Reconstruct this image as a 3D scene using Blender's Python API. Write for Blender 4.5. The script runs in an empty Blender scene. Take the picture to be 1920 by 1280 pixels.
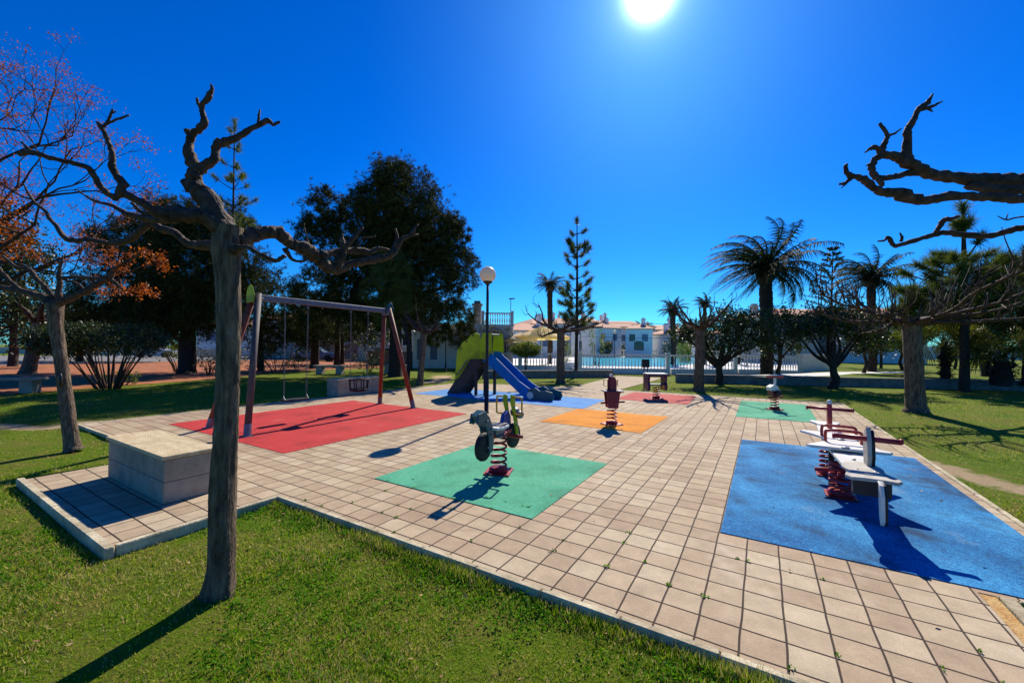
import bpy, math, random
import numpy as np
from mathutils import Vector

# ------------------------------------------------------------------ camera, world, sun, exposure
scene = bpy.context.scene
C = scene.collection
FP, YAW, PITCH, ROLL = 766.0, -0.5501, 0.01504, 0.00902      # focal length in px of a 1920 px wide frame
CAM = np.array([0.290, -3.710, 1.473])

def cam_axes():
    cy, sy = math.cos(YAW), math.sin(YAW)
    f = np.array([sy*math.cos(PITCH), cy*math.cos(PITCH), math.sin(PITCH)])
    r = np.array([cy, -sy, 0.0]); u = np.cross(r, f)
    c, s = math.cos(ROLL), math.sin(ROLL)
    return c*r+s*u, -s*r+c*u, f
RX, UX, FX = cam_axes()
cd = bpy.data.cameras.new('camera'); cam = bpy.data.objects.new('camera', cd); C.objects.link(cam)
cd.sensor_width = 36.0; cd.lens = 36.0*FP/1920.0; cd.clip_start = 0.05; cd.clip_end = 3000
from mathutils import Matrix
M4 = Matrix.Identity(4)
for i in range(3):
    M4[i][0] = RX[i]; M4[i][1] = UX[i]; M4[i][2] = -FX[i]; M4[i][3] = CAM[i]
cam.matrix_world = M4
scene.camera = cam

SUN_AZ, SUN_EL = math.radians(-13.0), math.radians(40.0)      # azimuth from +Y towards +X
SUN_DIR = np.array([math.sin(SUN_AZ)*math.cos(SUN_EL), math.cos(SUN_AZ)*math.cos(SUN_EL), math.sin(SUN_EL)])
world = bpy.data.worlds.new("World"); scene.world = world; world.use_nodes = True
wn, wl = world.node_tree.nodes, world.node_tree.links
wn.clear()
wo = wn.new('ShaderNodeOutputWorld'); bg = wn.new('ShaderNodeBackground')
sky = wn.new('ShaderNodeTexSky'); sky.sky_type = 'NISHITA'; sky.sun_disc = False
sky.sun_elevation = SUN_EL; sky.sun_rotation = SUN_AZ
sky.air_density = 1.0; sky.dust_density = 0.3; sky.ozone_density = 5.0; sky.altitude = 50
hs = wn.new('ShaderNodeHueSaturation'); hs.inputs['Saturation'].default_value = 1.45; hs.inputs['Value'].default_value = 1.0
gm = wn.new('ShaderNodeGamma'); gm.inputs['Gamma'].default_value = 1.08
tint = wn.new('ShaderNodeMix'); tint.data_type = 'RGBA'; tint.blend_type = 'MULTIPLY'; tint.inputs[0].default_value = 1.0
tint.inputs[7].default_value = (0.26, 0.92, 1.4, 1)
# the sun itself and the bright air round it, by direction
geo = wn.new('ShaderNodeTexCoord')
dot = wn.new('ShaderNodeVectorMath'); dot.operation = 'DOT_PRODUCT'; dot.inputs[1].default_value = tuple(SUN_DIR)
wl.new(geo.outputs['Generated'], dot.inputs[0])
clampd = wn.new('ShaderNodeMath'); clampd.operation = 'MAXIMUM'; clampd.inputs[1].default_value = 0.0
wl.new(dot.outputs['Value'], clampd.inputs[0])
def lobe(power, amp):
    p = wn.new('ShaderNodeMath'); p.operation = 'POWER'; p.inputs[1].default_value = power
    wl.new(clampd.outputs[0], p.inputs[0])
    m = wn.new('ShaderNodeMath'); m.operation = 'MULTIPLY'; m.inputs[1].default_value = amp
    wl.new(p.outputs[0], m.inputs[0]); return m
l1, l2, l3 = lobe(2200, 80.0), lobe(420, 5.0), lobe(24, 0.55)
a1 = wn.new('ShaderNodeMath'); a1.operation = 'ADD'; a2 = wn.new('ShaderNodeMath'); a2.operation = 'ADD'
wl.new(l1.outputs[0], a1.inputs[0]); wl.new(l2.outputs[0], a1.inputs[1]); wl.new(a1.outputs[0], a2.inputs[0]); wl.new(l3.outputs[0], a2.inputs[1])
glow = wn.new('ShaderNodeMix'); glow.data_type = 'RGBA'; glow.blend_type = 'ADD'; glow.inputs[0].default_value = 1.0
gcol = wn.new('ShaderNodeVectorMath'); gcol.operation = 'SCALE'; gcol.inputs[0].default_value = (0.7, 0.9, 1.0)
wl.new(a2.outputs[0], gcol.inputs['Scale'])
wl.new(sky.outputs[0], hs.inputs['Color']); wl.new(hs.outputs[0], gm.inputs[0]); wl.new(gm.outputs[0], tint.inputs[6])
wl.new(tint.outputs[2], glow.inputs[6]); wl.new(gcol.outputs[0], glow.inputs[7])
wl.new(glow.outputs[2], bg.inputs['Color']); bg.inputs['Strength'].default_value = 0.07
wl.new(bg.outputs[0], wo.inputs['Surface'])

sl = bpy.data.lights.new('sun', 'SUN'); sun = bpy.data.objects.new('sun', sl); C.objects.link(sun)
sl.energy = 5.0; sl.angle = math.radians(0.5); sl.color = (1.0, 0.92, 0.77)
sun.rotation_euler = Vector(tuple(SUN_DIR)).to_track_quat('Z', 'Y').to_euler()

vs = scene.view_settings
vs.view_transform = 'Standard'; vs.look = 'None'; vs.exposure = 0.35; vs.gamma = 1.0; vs.use_curve_mapping = False
scene.cycles.max_bounces = 6; scene.cycles.transparent_max_bounces = 8

# ------------------------------------------------------------------ picking places
def ray(x, y):
    d = np.array([(x-960)/FP, -(y-640)/FP, 1.0]); return d[0]*RX+d[1]*UX+d[2]*FX
def G(x, y, z=0.0):
    d = ray(x, y); return CAM+d*((z-CAM[2])/d[2])
def AT(x, y, depth):
    return CAM+ray(x, y)*depth
def depth_of(p): return float((np.asarray(p)-CAM)@FX)
def POS(px, depth, z=0.0):                      # ground point seen in image column px at that distance
    lat = (px-960)/FP*depth
    p = CAM+RX*lat+np.array([math.sin(YAW), math.cos(YAW), 0])*depth
    return np.array([p[0], p[1], z])
RZ = -YAW                                       # rotation whose local x runs across the view, y away from it

# ------------------------------------------------------------------ mesh building
class MB:
    def __init__(s): s.v = []; s.f = []; s.n = 0; s.slot = []; s.cur = 0
    def add(s, verts, faces):
        verts = np.asarray(verts, float).reshape(-1, 3)
        if isinstance(faces, np.ndarray): s.f.append((faces+s.n, s.cur))
        else:
            by = {}
            for f in faces: by.setdefault(len(f), []).append(f)
            for k in by: s.f.append((np.array(by[k], dtype=np.int64)+s.n, s.cur))
        s.v.append(verts); s.n += len(verts)
    def build(s, name, mats, parent=None, smooth=False, world=True):
        me = bpy.data.meshes.new(name)
        V = np.concatenate(s.v) if s.v else np.zeros((0, 3))
        o = bpy.data.objects.new(name, me); C.objects.link(o)
        if parent is not None:
            o.parent = parent
            if world: V = V-np.array(root_loc(parent))
        tot, loops, ms = [], [], []
        for a, m in s.f:
            tot.append(np.full(len(a), a.shape[1])); loops.append(a.ravel()); ms.append(np.full(len(a), m))
        tot = np.concatenate(tot); loops = np.concatenate(loops); ms = np.concatenate(ms)
        me.vertices.add(len(V)); me.vertices.foreach_set('co', V.ravel())
        me.loops.add(len(loops)); me.loops.foreach_set('vertex_index', loops.astype(np.int32))
        me.polygons.add(len(tot)); me.polygons.foreach_set('loop_start', (np.cumsum(tot)-tot).astype(np.int32))
        me.polygons.foreach_set('loop_total', tot.astype(np.int32))
        me.polygons.foreach_set('material_index', ms.astype(np.int32))
        me.update(calc_edges=True)
        for m in (mats if isinstance(mats, (list, tuple)) else [mats]): me.materials.append(m)
        me.polygons.foreach_set('use_smooth', [bool(smooth)]*len(tot))
        return o

def root_loc(o):
    x = Vector((0, 0, 0))
    while o is not None: x = x+o.location; o = o.parent
    return x

def rotz(a):
    c, s = math.cos(a), math.sin(a); return np.array([[c, -s, 0], [s, c, 0], [0, 0, 1]])
def rotx(a):
    c, s = math.cos(a), math.sin(a); return np.array([[1, 0, 0], [0, c, -s], [0, s, c]])
def roty(a):
    c, s = math.cos(a), math.sin(a); return np.array([[c, 0, s], [0, 1, 0], [-s, 0, c]])

def box(mb, c, size, R=None, bev=0.0, taper=1.0):
    """box centred at c; bevelled along its edges when bev > 0"""
    x, y, z = [q/2 for q in size]
    if bev <= 0:
        v = np.array([[sx*x*(taper if sz > 0 else 1), sy*y*(taper if sz > 0 else 1), sz*z] for sz in (-1, 1) for sy in (-1, 1) for sx in (-1, 1)])
        f = [(0, 2, 3, 1), (4, 5, 7, 6), (0, 1, 5, 4), (2, 6, 7, 3), (0, 4, 6, 2), (1, 3, 7, 5)]
    else:
        b = min(bev, x*.9, y*.9, z*.9)
        def ring(xx, yy, zz): return [(xx-b, -yy, zz), (xx, -yy+b, zz), (xx, yy-b, zz), (xx-b, yy, zz), (-xx+b, yy, zz), (-xx, yy-b, zz), (-xx, -yy+b, zz), (-xx+b, -yy, zz)]
        def ins(zz):
            return [(x-b-b*.4, -y+b*.6, zz), (x-b*.6, -y+b+b*.4, zz), (x-b*.6, y-b-b*.4, zz), (x-b-b*.4, y-b*.6, zz), (-x+b+b*.4, y-b*.6, zz), (-x+b*.6, y-b-b*.4, zz), (-x+b*.6, -y+b+b*.4, zz), (-x+b+b*.4, -y+b*.6, zz)]
        rings = [ins(-z), ring(x, y, -z+b), ring(x, y, z-b), ins(z)]
        v = np.array([p for r in rings for p in r]); f = []
        for k in range(3):
            for i in range(8):
                j = (i+1) % 8; f.append((k*8+i, k*8+j, (k+1)*8+j, (k+1)*8+i))
        f.append(tuple(range(7, -1, -1))); f.append(tuple(range(24, 32)))
    if R is not None: v = v@R.T
    mb.add(v+np.asarray(c, float), f)

def smooth_path(P, sub=4):
    P = np.asarray(P, float)
    if len(P) < 3: return P
    Q = np.vstack([2*P[0]-P[1], P, 2*P[-1]-P[-2]]); out = []
    for i in range(1, len(Q)-2):
        p0, p1, p2, p3 = Q[i-1], Q[i], Q[i+1], Q[i+2]
        for t in np.linspace(0, 1, sub, endpoint=False):
            out.append(0.5*((2*p1)+(-p0+p2)*t+(2*p0-5*p1+4*p2-p3)*t*t+(-p0+3*p1-3*p2+p3)*t**3))
    out.append(P[-1]); return np.array(out)

def tube(mb, P, r, seg=8, cap=True, sub=0, rough=0.0, rng=None):
    """tube through points; P (n,3), r scalar or (n,)"""
    P = np.asarray(P, float); r = np.broadcast_to(np.asarray(r, float), (len(P),))
    if sub:
        Q = smooth_path(np.c_[P, r], sub); P, r = Q[:, :3], np.maximum(Q[:, 3], 0.0008)
    n = len(P); T = np.gradient(P, axis=0); T /= np.linalg.norm(T, axis=1)[:, None]+1e-12
    a = np.array([0, 0, 1.0]) if abs(T[0][2]) < 0.9 else np.array([1.0, 0, 0])
    u = np.cross(T[0], a); u /= np.linalg.norm(u); V = []
    ang = np.linspace(0, 2*math.pi, seg, endpoint=False)
    for i in range(n):
        u = u-T[i]*(u@T[i]); u /= np.linalg.norm(u)+1e-12; w = np.cross(T[i], u)
        rr = r[i]*np.ones(seg)
        if rough and rng is not None: rr = rr*(1+rng.uniform(-rough, rough, seg))
        V.append(P[i]+(np.cos(ang)*rr)[:, None]*u+(np.sin(ang)*rr)[:, None]*w)
    V = np.concatenate(V); i = np.arange(n-1)[:, None]*seg; j = np.arange(seg)[None]; k = (j+1) % seg
    F = np.stack([i+j, i+k, i+seg+k, i+seg+j], -1).reshape(-1, 4)
    s0 = mb.n; mb.add(V, F)
    if cap:
        mb.f.append((np.array([[s0+q for q in range(seg-1, -1, -1)]]), mb.cur)); mb.f.append((np.array([[s0+(n-1)*seg+q for q in range(seg)]]), mb.cur))

def lathe(mb, c, prof, seg=16, R=None):
    """prof: list of (radius, height)"""
    n = len(prof); ang = np.linspace(0, 2*math.pi, seg, endpoint=False); V = []
    for r, h in prof: V.append(np.c_[np.cos(ang)*r, np.sin(ang)*r, np.full(seg, h)])
    V = np.concatenate(V)
    if R is not None: V = V@R.T
    i = np.arange(n-1)[:, None]*seg; j = np.arange(seg)[None]; k = (j+1) % seg
    F = np.stack([i+j, i+k, i+seg+k, i+seg+j], -1).reshape(-1, 4); s0 = mb.n; mb.add(V+np.asarray(c, float), F)
    if prof[0][0] > 1e-5: mb.f.append((np.array([[s0+q for q in range(seg-1, -1, -1)]]), mb.cur))
    if prof[-1][0] > 1e-5: mb.f.append((np.array([[s0+(n-1)*seg+q for q in range(seg)]]), mb.cur))

def prism(mb, poly, thick, O, A, B, bev=0.004):
    """outline poly in plane (A,B) at O, extruded +-thick/2 along A x B, with a small edge bevel"""
    A, B = np.asarray(A, float), np.asarray(B, float); N = np.cross(A, B); N /= np.linalg.norm(N)
    p = np.asarray(poly, float); n = len(p)
    area = 0.5*np.sum(p[:, 0]*np.roll(p[:, 1], -1)-np.roll(p[:, 0], -1)*p[:, 1])
    if area < 0: p = p[::-1]
    d1 = p-np.roll(p, 1, 0); d2 = np.roll(p, -1, 0)-p
    d1 /= np.linalg.norm(d1, axis=1)[:, None]+1e-9; d2 /= np.linalg.norm(d2, axis=1)[:, None]+1e-9
    nn = np.c_[-(d1+d2)[:, 1], (d1+d2)[:, 0]]; nn /= np.linalg.norm(nn, axis=1)[:, None]+1e-9
    q = p+nn*bev; O = np.asarray(O, float); h = thick/2
    def lay(pp, t): return O+pp[:, :1]*A+pp[:, 1:]*B+N*t
    V = np.concatenate([lay(q, -h), lay(p, -h+bev), lay(p, h-bev), lay(q, h)]); F = []
    for k in range(3):
        for i in range(n):
            j = (i+1) % n; F.append((k*n+i, k*n+j, (k+1)*n+j, (k+1)*n+i))
    F.append(tuple(range(n-1, -1, -1))); F.append(tuple(range(3*n, 4*n)))
    mb.add(V, F)

def sphere(mb, c, r, seg=14, rings=9, sq=(1, 1, 1), rng=None, rough=0):
    prof = [(max(math.sin(math.pi*i/rings), 1e-6), -math.cos(math.pi*i/rings)) for i in range(rings+1)]
    n = len(prof); ang = np.linspace(0, 2*math.pi, seg, endpoint=False)
    V = np.concatenate([np.c_[np.cos(ang)*a, np.sin(ang)*a, np.full(seg, b)] for a, b in prof])
    if rng is not None: V = V*(1+rng.uniform(-rough, rough, (len(V), 1)))
    V = V*np.array(sq)*r
    i = np.arange(n-1)[:, None]*seg; j = np.arange(seg)[None]; k = (j+1) % seg
    mb.add(V+np.asarray(c, float), np.stack([i+j, i+k, i+seg+k, i+seg+j], -1).reshape(-1, 4))

def unit(v): v = np.asarray(v, float); return v/(np.linalg.norm(v, axis=-1, keepdims=True)+1e-12)
def leaves(mb, P, size, rng, aspect=2.0, flat=0.0):
    """one small folded leaf (two triangles... a rhombus) per point"""
    n = len(P); a = unit(rng.normal(size=(n, 3))*np.array([1, 1, 1-flat])); b = unit(np.cross(a, rng.normal(size=(n, 3))))
    s = size*rng.uniform(0.6, 1.4, (n, 1)); w = s/aspect
    V = np.stack([P-a*s/2, P+b*w/2, P+a*s/2, P-b*w/2], 1).reshape(-1, 3)
    mb.add(V, np.arange(4*n).reshape(n, 4))
def tufts(mb, P, k, length, width, rng, up=0.4, dirs=None):
    """k needles from every point"""
    n = len(P); d = rng.normal(size=(n, k, 3)); d[..., 2] += up
    if dirs is not None: d = d*0.9+dirs[:, None, :]*0.85
    d = unit(d); L = length*rng.uniform(0.6, 1.25, (n, k, 1)); s = unit(np.cross(d, rng.normal(size=(n, k, 3))))*width/2
    B = P[:, None, :]; V = np.stack([B+s+d*0.02, B-s+d*0.02, B+d*L], 2).reshape(-1, 3)
    mb.add(V, np.arange(3*n*k).reshape(n*k, 3))
def blob_points(blobs, n, rng, shell=0.55, clump=0.18, per=18, upper=0.0):
    """leaf points gathered in clumps spread through ellipsoids; blobs: (centre, radii)"""
    vol = np.array([np.prod(b[1])**0.8 for b in blobs]); vol = vol/vol.sum(); out = []
    for (c, r), w in zip(blobs, vol):
        m = max(3, int(n*w/per)); d = unit(rng.normal(size=(m, 3)))
        rad = np.where(rng.random((m, 1)) < shell, rng.uniform(0.82, 1.05, (m, 1)), rng.random((m, 1))**0.5)
        cc = np.array(c)+d*rad*np.array(r)
        sz = clump*float(np.mean(r))*rng.uniform(0.5, 1.3, (m, 1, 1))
        out.append((cc[:, None, :]+rng.normal(size=(m, per, 3))*sz).reshape(-1, 3))
    return np.concatenate(out)

# ------------------------------------------------------------------ naming and grouping
def tag(o, label=None, cat=None, group=None, kind=None):
    if label: o['label'] = label
    if cat: o['category'] = cat
    if group: o['group'] = group
    if kind: o['kind'] = kind
    return o
def thing(name, label, cat, loc=(0, 0, 0), rz=0.0, group=None):
    o = bpy.data.objects.new(name, None); C.objects.link(o); o.empty_display_size = 0.2
    o.location = tuple(float(q) for q in loc); o.rotation_euler = (0, 0, rz)
    return tag(o, label, cat, group)
def copy_tree(o, parent=None):
    c = o.copy(); C.objects.link(c)
    if parent is not None: c.parent = parent
    for ch in [q for q in bpy.data.objects if q.parent == o]: copy_tree(ch, c)
    return c
def structure(o, label=None): return tag(o, label, None, None, 'structure')

# ------------------------------------------------------------------ materials
MATS = {}
def lin(c): return tuple(c)+(1.0,)
def mat(name, c1, c2=None, scale=6.0, rough=0.7, bump=0.0, bscale=None, metal=0.0, detail=6, spec=0.4, coat=0.0, mixpos=(0.35, 0.65), c3=None, stretch=None, island=False, transl=0.0, dist=0.02):
    m = bpy.data.materials.new(name); m.use_nodes = True; nt = m.node_tree; N, L = nt.nodes, nt.links
    b = N['Principled BSDF']; b.inputs['Roughness'].default_value = rough; b.inputs['Metallic'].default_value = metal
    b.inputs['Specular IOR Level'].default_value = spec; b.inputs['Coat Weight'].default_value = coat
    b.inputs['Base Color'].default_value = lin(c1)
    tc = N.new('ShaderNodeTexCoord'); vec = tc.outputs['Object']
    if stretch:
        mp = N.new('ShaderNodeMapping'); mp.inputs['Scale'].default_value = stretch; L.new(vec, mp.inputs[0]); vec = mp.outputs[0]
    col = None
    if c2 is not None:
        ramp = N.new('ShaderNodeValToRGB'); ramp.color_ramp.elements[0].position = mixpos[0]; ramp.color_ramp.elements[1].position = mixpos[1]
        ramp.color_ramp.elements[0].color = lin(c1); ramp.color_ramp.elements[1].color = lin(c2)
        if c3 is not None:
            e = ramp.color_ramp.elements.new(min(0.98, mixpos[1]+0.15)); e.color = lin(c3)
        if island:
            g = N.new('ShaderNodeNewGeometry'); L.new(g.outputs['Random Per Island'], ramp.inputs[0])
        else:
            t = N.new('ShaderNodeTexNoise'); t.inputs['Scale'].default_value = scale; t.inputs['Detail'].default_value = detail; t.inputs['Roughness'].default_value = 0.65
            L.new(vec, t.inputs['Vector']); L.new(t.outputs['Fac'], ramp.inputs[0])
        col = ramp.outputs[0]; L.new(col, b.inputs['Base Color'])
    if bump:
        t2 = N.new('ShaderNodeTexNoise'); t2.inputs['Scale'].default_value = bscale or scale*3; t2.inputs['Detail'].default_value = 5
        L.new(vec, t2.inputs['Vector']); bp = N.new('ShaderNodeBump'); bp.inputs['Strength'].default_value = bump; bp.inputs['Distance'].default_value = dist
        L.new(t2.outputs['Fac'], bp.inputs['Height']); L.new(bp.outputs[0], b.inputs['Normal'])
    if transl:
        tr = N.new('ShaderNodeBsdfTranslucent'); mx = N.new('ShaderNodeMixShader'); mx.inputs[0].default_value = transl
        if col is not None:
            br = N.new('ShaderNodeMix'); br.data_type = 'RGBA'; br.blend_type = 'MULTIPLY'; br.inputs[0].default_value = 1; br.inputs[7].default_value = (1.6, 1.5, 0.8, 1)
            L.new(col, br.inputs[6]); L.new(br.outputs[2], tr.inputs[0])
        else: tr.inputs[0].default_value = lin(c1)
        L.new(b.outputs[0], mx.inputs[1]); L.new(tr.outputs[0], mx.inputs[2]); L.new(mx.outputs[0], N['Material Output'].inputs[0])
    MATS[name] = m; return m

def node(nt, t, **kw):
    n = nt.nodes.new(t)
    for k, v in kw.items(): setattr(n, k, v)
    return n
def mth(nt, op, a, b=None):
    n = node(nt, 'ShaderNodeMath', operation=op)
    for i, q in enumerate((a, b)):
        if q is None: continue
        if isinstance(q, (int, float)): n.inputs[i].default_value = q
        else: nt.links.new(q, n.inputs[i])
    return n.outputs[0]

def paving_mat(name, ca, cb, cc, joint, T=0.2, jw=0.023):
    m = bpy.data.materials.new(name); m.use_nodes = True; nt = m.node_tree; N, L = nt.nodes, nt.links
    b = N['Principled BSDF']; b.inputs['Roughness'].default_value = 0.85; b.inputs['Specular IOR Level'].default_value = 0.25
    tc = N.new('ShaderNodeTexCoord'); sep = N.new('ShaderNodeSeparateXYZ'); 
    wob = N.new('ShaderNodeTexNoise'); wob.inputs['Scale'].default_value = 3.0; L.new(tc.outputs['Object'], wob.inputs['Vector'])
    wsc = N.new('ShaderNodeVectorMath'); wsc.operation = 'MULTIPLY_ADD'; wsc.inputs[1].default_value = (0.016, 0.016, 0); L.new(wob.outputs['Color'], wsc.inputs[0]); L.new(tc.outputs['Object'], wsc.inputs[2])
    L.new(wsc.outputs[0], sep.inputs[0])
    fx = []; fl = []
    for k, w in (('X', jw*0.8), ('Y', jw)):
        q = mth(nt, 'DIVIDE', sep.outputs[k], T); f = mth(nt, 'FRACT', q); fl.append(mth(nt, 'FLOOR', q))
        e = mth(nt, 'MINIMUM', f, mth(nt, 'SUBTRACT', 1.0, f)); 
        mr = node(nt, 'ShaderNodeMapRange', interpolation_type='SMOOTHSTEP'); mr.inputs['From Min'].default_value = w*0.7; mr.inputs['From Max'].default_value = w*1.7
        L.new(e, mr.inputs[0]); fx.append(mr.outputs[0])
    face = mth(nt, 'MULTIPLY', fx[0], fx[1])
    cmb = N.new('ShaderNodeCombineXYZ'); L.new(fl[0], cmb.inputs[0]); L.new(fl[1], cmb.inputs[1])
    wn_ = N.new('ShaderNodeTexWhiteNoise'); L.new(cmb.outputs[0], wn_.inputs['Vector'])
    big = N.new('ShaderNodeTexNoise'); big.inputs['Scale'].default_value = 0.55; big.inputs['Detail'].default_value = 5; L.new(tc.outputs['Object'], big.inputs['Vector'])
    fine = N.new('ShaderNodeTexNoise'); fine.inputs['Scale'].default_value = 90; fine.inputs['Detail'].default_value = 4; L.new(tc.outputs['Object'], fine.inputs['Vector'])
    st = N.new('ShaderNodeTexNoise'); st.inputs['Scale'].default_value = 7; st.inputs['Detail'].default_value = 8; st.inputs['Roughness'].default_value = 0.7; L.new(tc.outputs['Object'], st.inputs['Vector'])
    k1 = mth(nt, 'ADD', mth(nt, 'MULTIPLY', wn_.outputs['Value'], 0.32), mth(nt, 'MULTIPLY', big.outputs['Fac'], 0.68))
    ramp = N.new('ShaderNodeValToRGB'); r = ramp.color_ramp; r.elements[0].position = 0.28; r.elements[1].position = 0.75; r.elements[0].color = lin(ca); r.elements[1].color = lin(cc)
    e = r.elements.new(0.5); e.color = lin(cb); L.new(k1, ramp.inputs[0])
    mul = node(nt, 'ShaderNodeMix', data_type='RGBA', blend_type='MULTIPLY'); mul.inputs[0].default_value = 1.0
    rf = N.new('ShaderNodeMapRange'); rf.inputs['To Min'].default_value = 0.72; rf.inputs['To Max'].default_value = 1.28; L.new(fine.outputs['Fac'], rf.inputs[0])
    rs = N.new('ShaderNodeMapRange'); rs.inputs['From Min'].default_value = 0.3; rs.inputs['From Max'].default_value = 0.7; rs.inputs['To Min'].default_value = 0.8; rs.inputs['To Max'].default_value = 1.12; L.new(st.outputs['Fac'], rs.inputs[0])
    g = mth(nt, 'MULTIPLY', rf.outputs[0], rs.outputs[0]); cg = N.new('ShaderNodeCombineColor')
    for i in range(3): L.new(g, cg.inputs[i])
    L.new(ramp.outputs[0], mul.inputs[6]); L.new(cg.outputs[0], mul.inputs[7])
    # bleached, limy patches and darker trodden ones
    bl = N.new('ShaderNodeTexNoise'); bl.inputs['Scale'].default_value = 0.85; bl.inputs['Detail'].default_value = 9; bl.inputs['Roughness'].default_value = 0.72; L.new(tc.outputs['Object'], bl.inputs['Vector'])
    blr = N.new('ShaderNodeMapRange'); blr.inputs['From Min'].default_value = 0.56; blr.inputs['From Max'].default_value = 0.72; blr.inputs['To Max'].default_value = 0.6; L.new(bl.outputs['Fac'], blr.inputs[0])
    bm_ = node(nt, 'ShaderNodeMix', data_type='RGBA'); L.new(blr.outputs[0], bm_.inputs[0]); L.new(mul.outputs[2], bm_.inputs[6]); bm_.inputs[7].default_value = (0.62, 0.54, 0.42, 1)
    dkr = N.new('ShaderNodeMapRange'); dkr.inputs['From Min'].default_value = 0.44; dkr.inputs['From Max'].default_value = 0.3; dkr.inputs['To Max'].default_value = 0.45; L.new(bl.outputs['Fac'], dkr.inputs[0])
    dm_ = node(nt, 'ShaderNodeMix', data_type='RGBA'); L.new(dkr.outputs[0], dm_.inputs[0]); L.new(bm_.outputs[2], dm_.inputs[6]); dm_.inputs[7].default_value = (0.2, 0.13, 0.085, 1)
    mul = dm_
    # pale chewing-gum / chalk specks
    vor = N.new('ShaderNodeTexVoronoi'); vor.inputs['Scale'].default_value = 3.2; L.new(wsc.outputs[0], vor.inputs['Vector'])
    spk = N.new('ShaderNodeMapRange'); spk.inputs['From Min'].default_value = 0.055; spk.inputs['From Max'].default_value = 0.03; spk.inputs['To Min'].default_value = 0; spk.inputs['To Max'].default_value = 0.75; L.new(mth(nt, 'ADD', vor.outputs['Distance'], mth(nt, 'MULTIPLY', fine.outputs['Fac'], 0.03)), spk.inputs[0])
    lt = node(nt, 'ShaderNodeMix', data_type='RGBA'); L.new(spk.outputs[0], lt.inputs[0]); L.new(mul.outputs[2], lt.inputs[6]); lt.inputs[7].default_value = (0.55, 0.5, 0.42, 1)
    jm = node(nt, 'ShaderNodeMix', data_type='RGBA'); L.new(face, jm.inputs[0])
    jr = N.new('ShaderNodeValToRGB'); jr.color_ramp.elements[0].position = 0.58; jr.color_ramp.elements[0].color = lin(joint); jr.color_ramp.elements[1].position = 0.85; jr.color_ramp.elements[1].color = (0.26, 0.19, 0.12, 1); L.new(st.outputs['Fac'], jr.inputs[0]); L.new(jr.outputs[0], jm.inputs[6]); L.new(lt.outputs[2], jm.inputs[7])
    L.new(jm.outputs[2], b.inputs['Base Color'])
    hgt = mth(nt, 'ADD', mth(nt, 'MULTIPLY', face, 1.0), mth(nt, 'MULTIPLY', fine.outputs['Fac'], 0.12))
    hgt = mth(nt, 'ADD', hgt, mth(nt, 'MULTIPLY', wn_.outputs['Value'], 0.15))
    sc = N.new('ShaderNodeSeparateColor'); L.new(wn_.outputs['Color'], sc.inputs[0])
    for i_, ch_ in enumerate(('X', 'Y')):              # every tile is bedded at a slightly different tilt
        fr_ = mth(nt, 'FRACT', mth(nt, 'DIVIDE', sep.outputs[ch_], T))
        hgt = mth(nt, 'ADD', hgt, mth(nt, 'MULTIPLY', mth(nt, 'SUBTRACT', fr_, 0.5), mth(nt, 'MULTIPLY', mth(nt, 'SUBTRACT', sc.outputs[i_], 0.5), 1.6)))
    hgt = mth(nt, 'ADD', hgt, mth(nt, 'MULTIPLY', st.outputs['Fac'], 0.35))
    bp = N.new('ShaderNodeBump'); bp.inputs['Strength'].default_value = 0.8; bp.inputs['Distance'].default_value = 0.008; L.new(hgt, bp.inputs['Height']); L.new(bp.outputs[0], b.inputs['Normal'])
    return m

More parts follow.
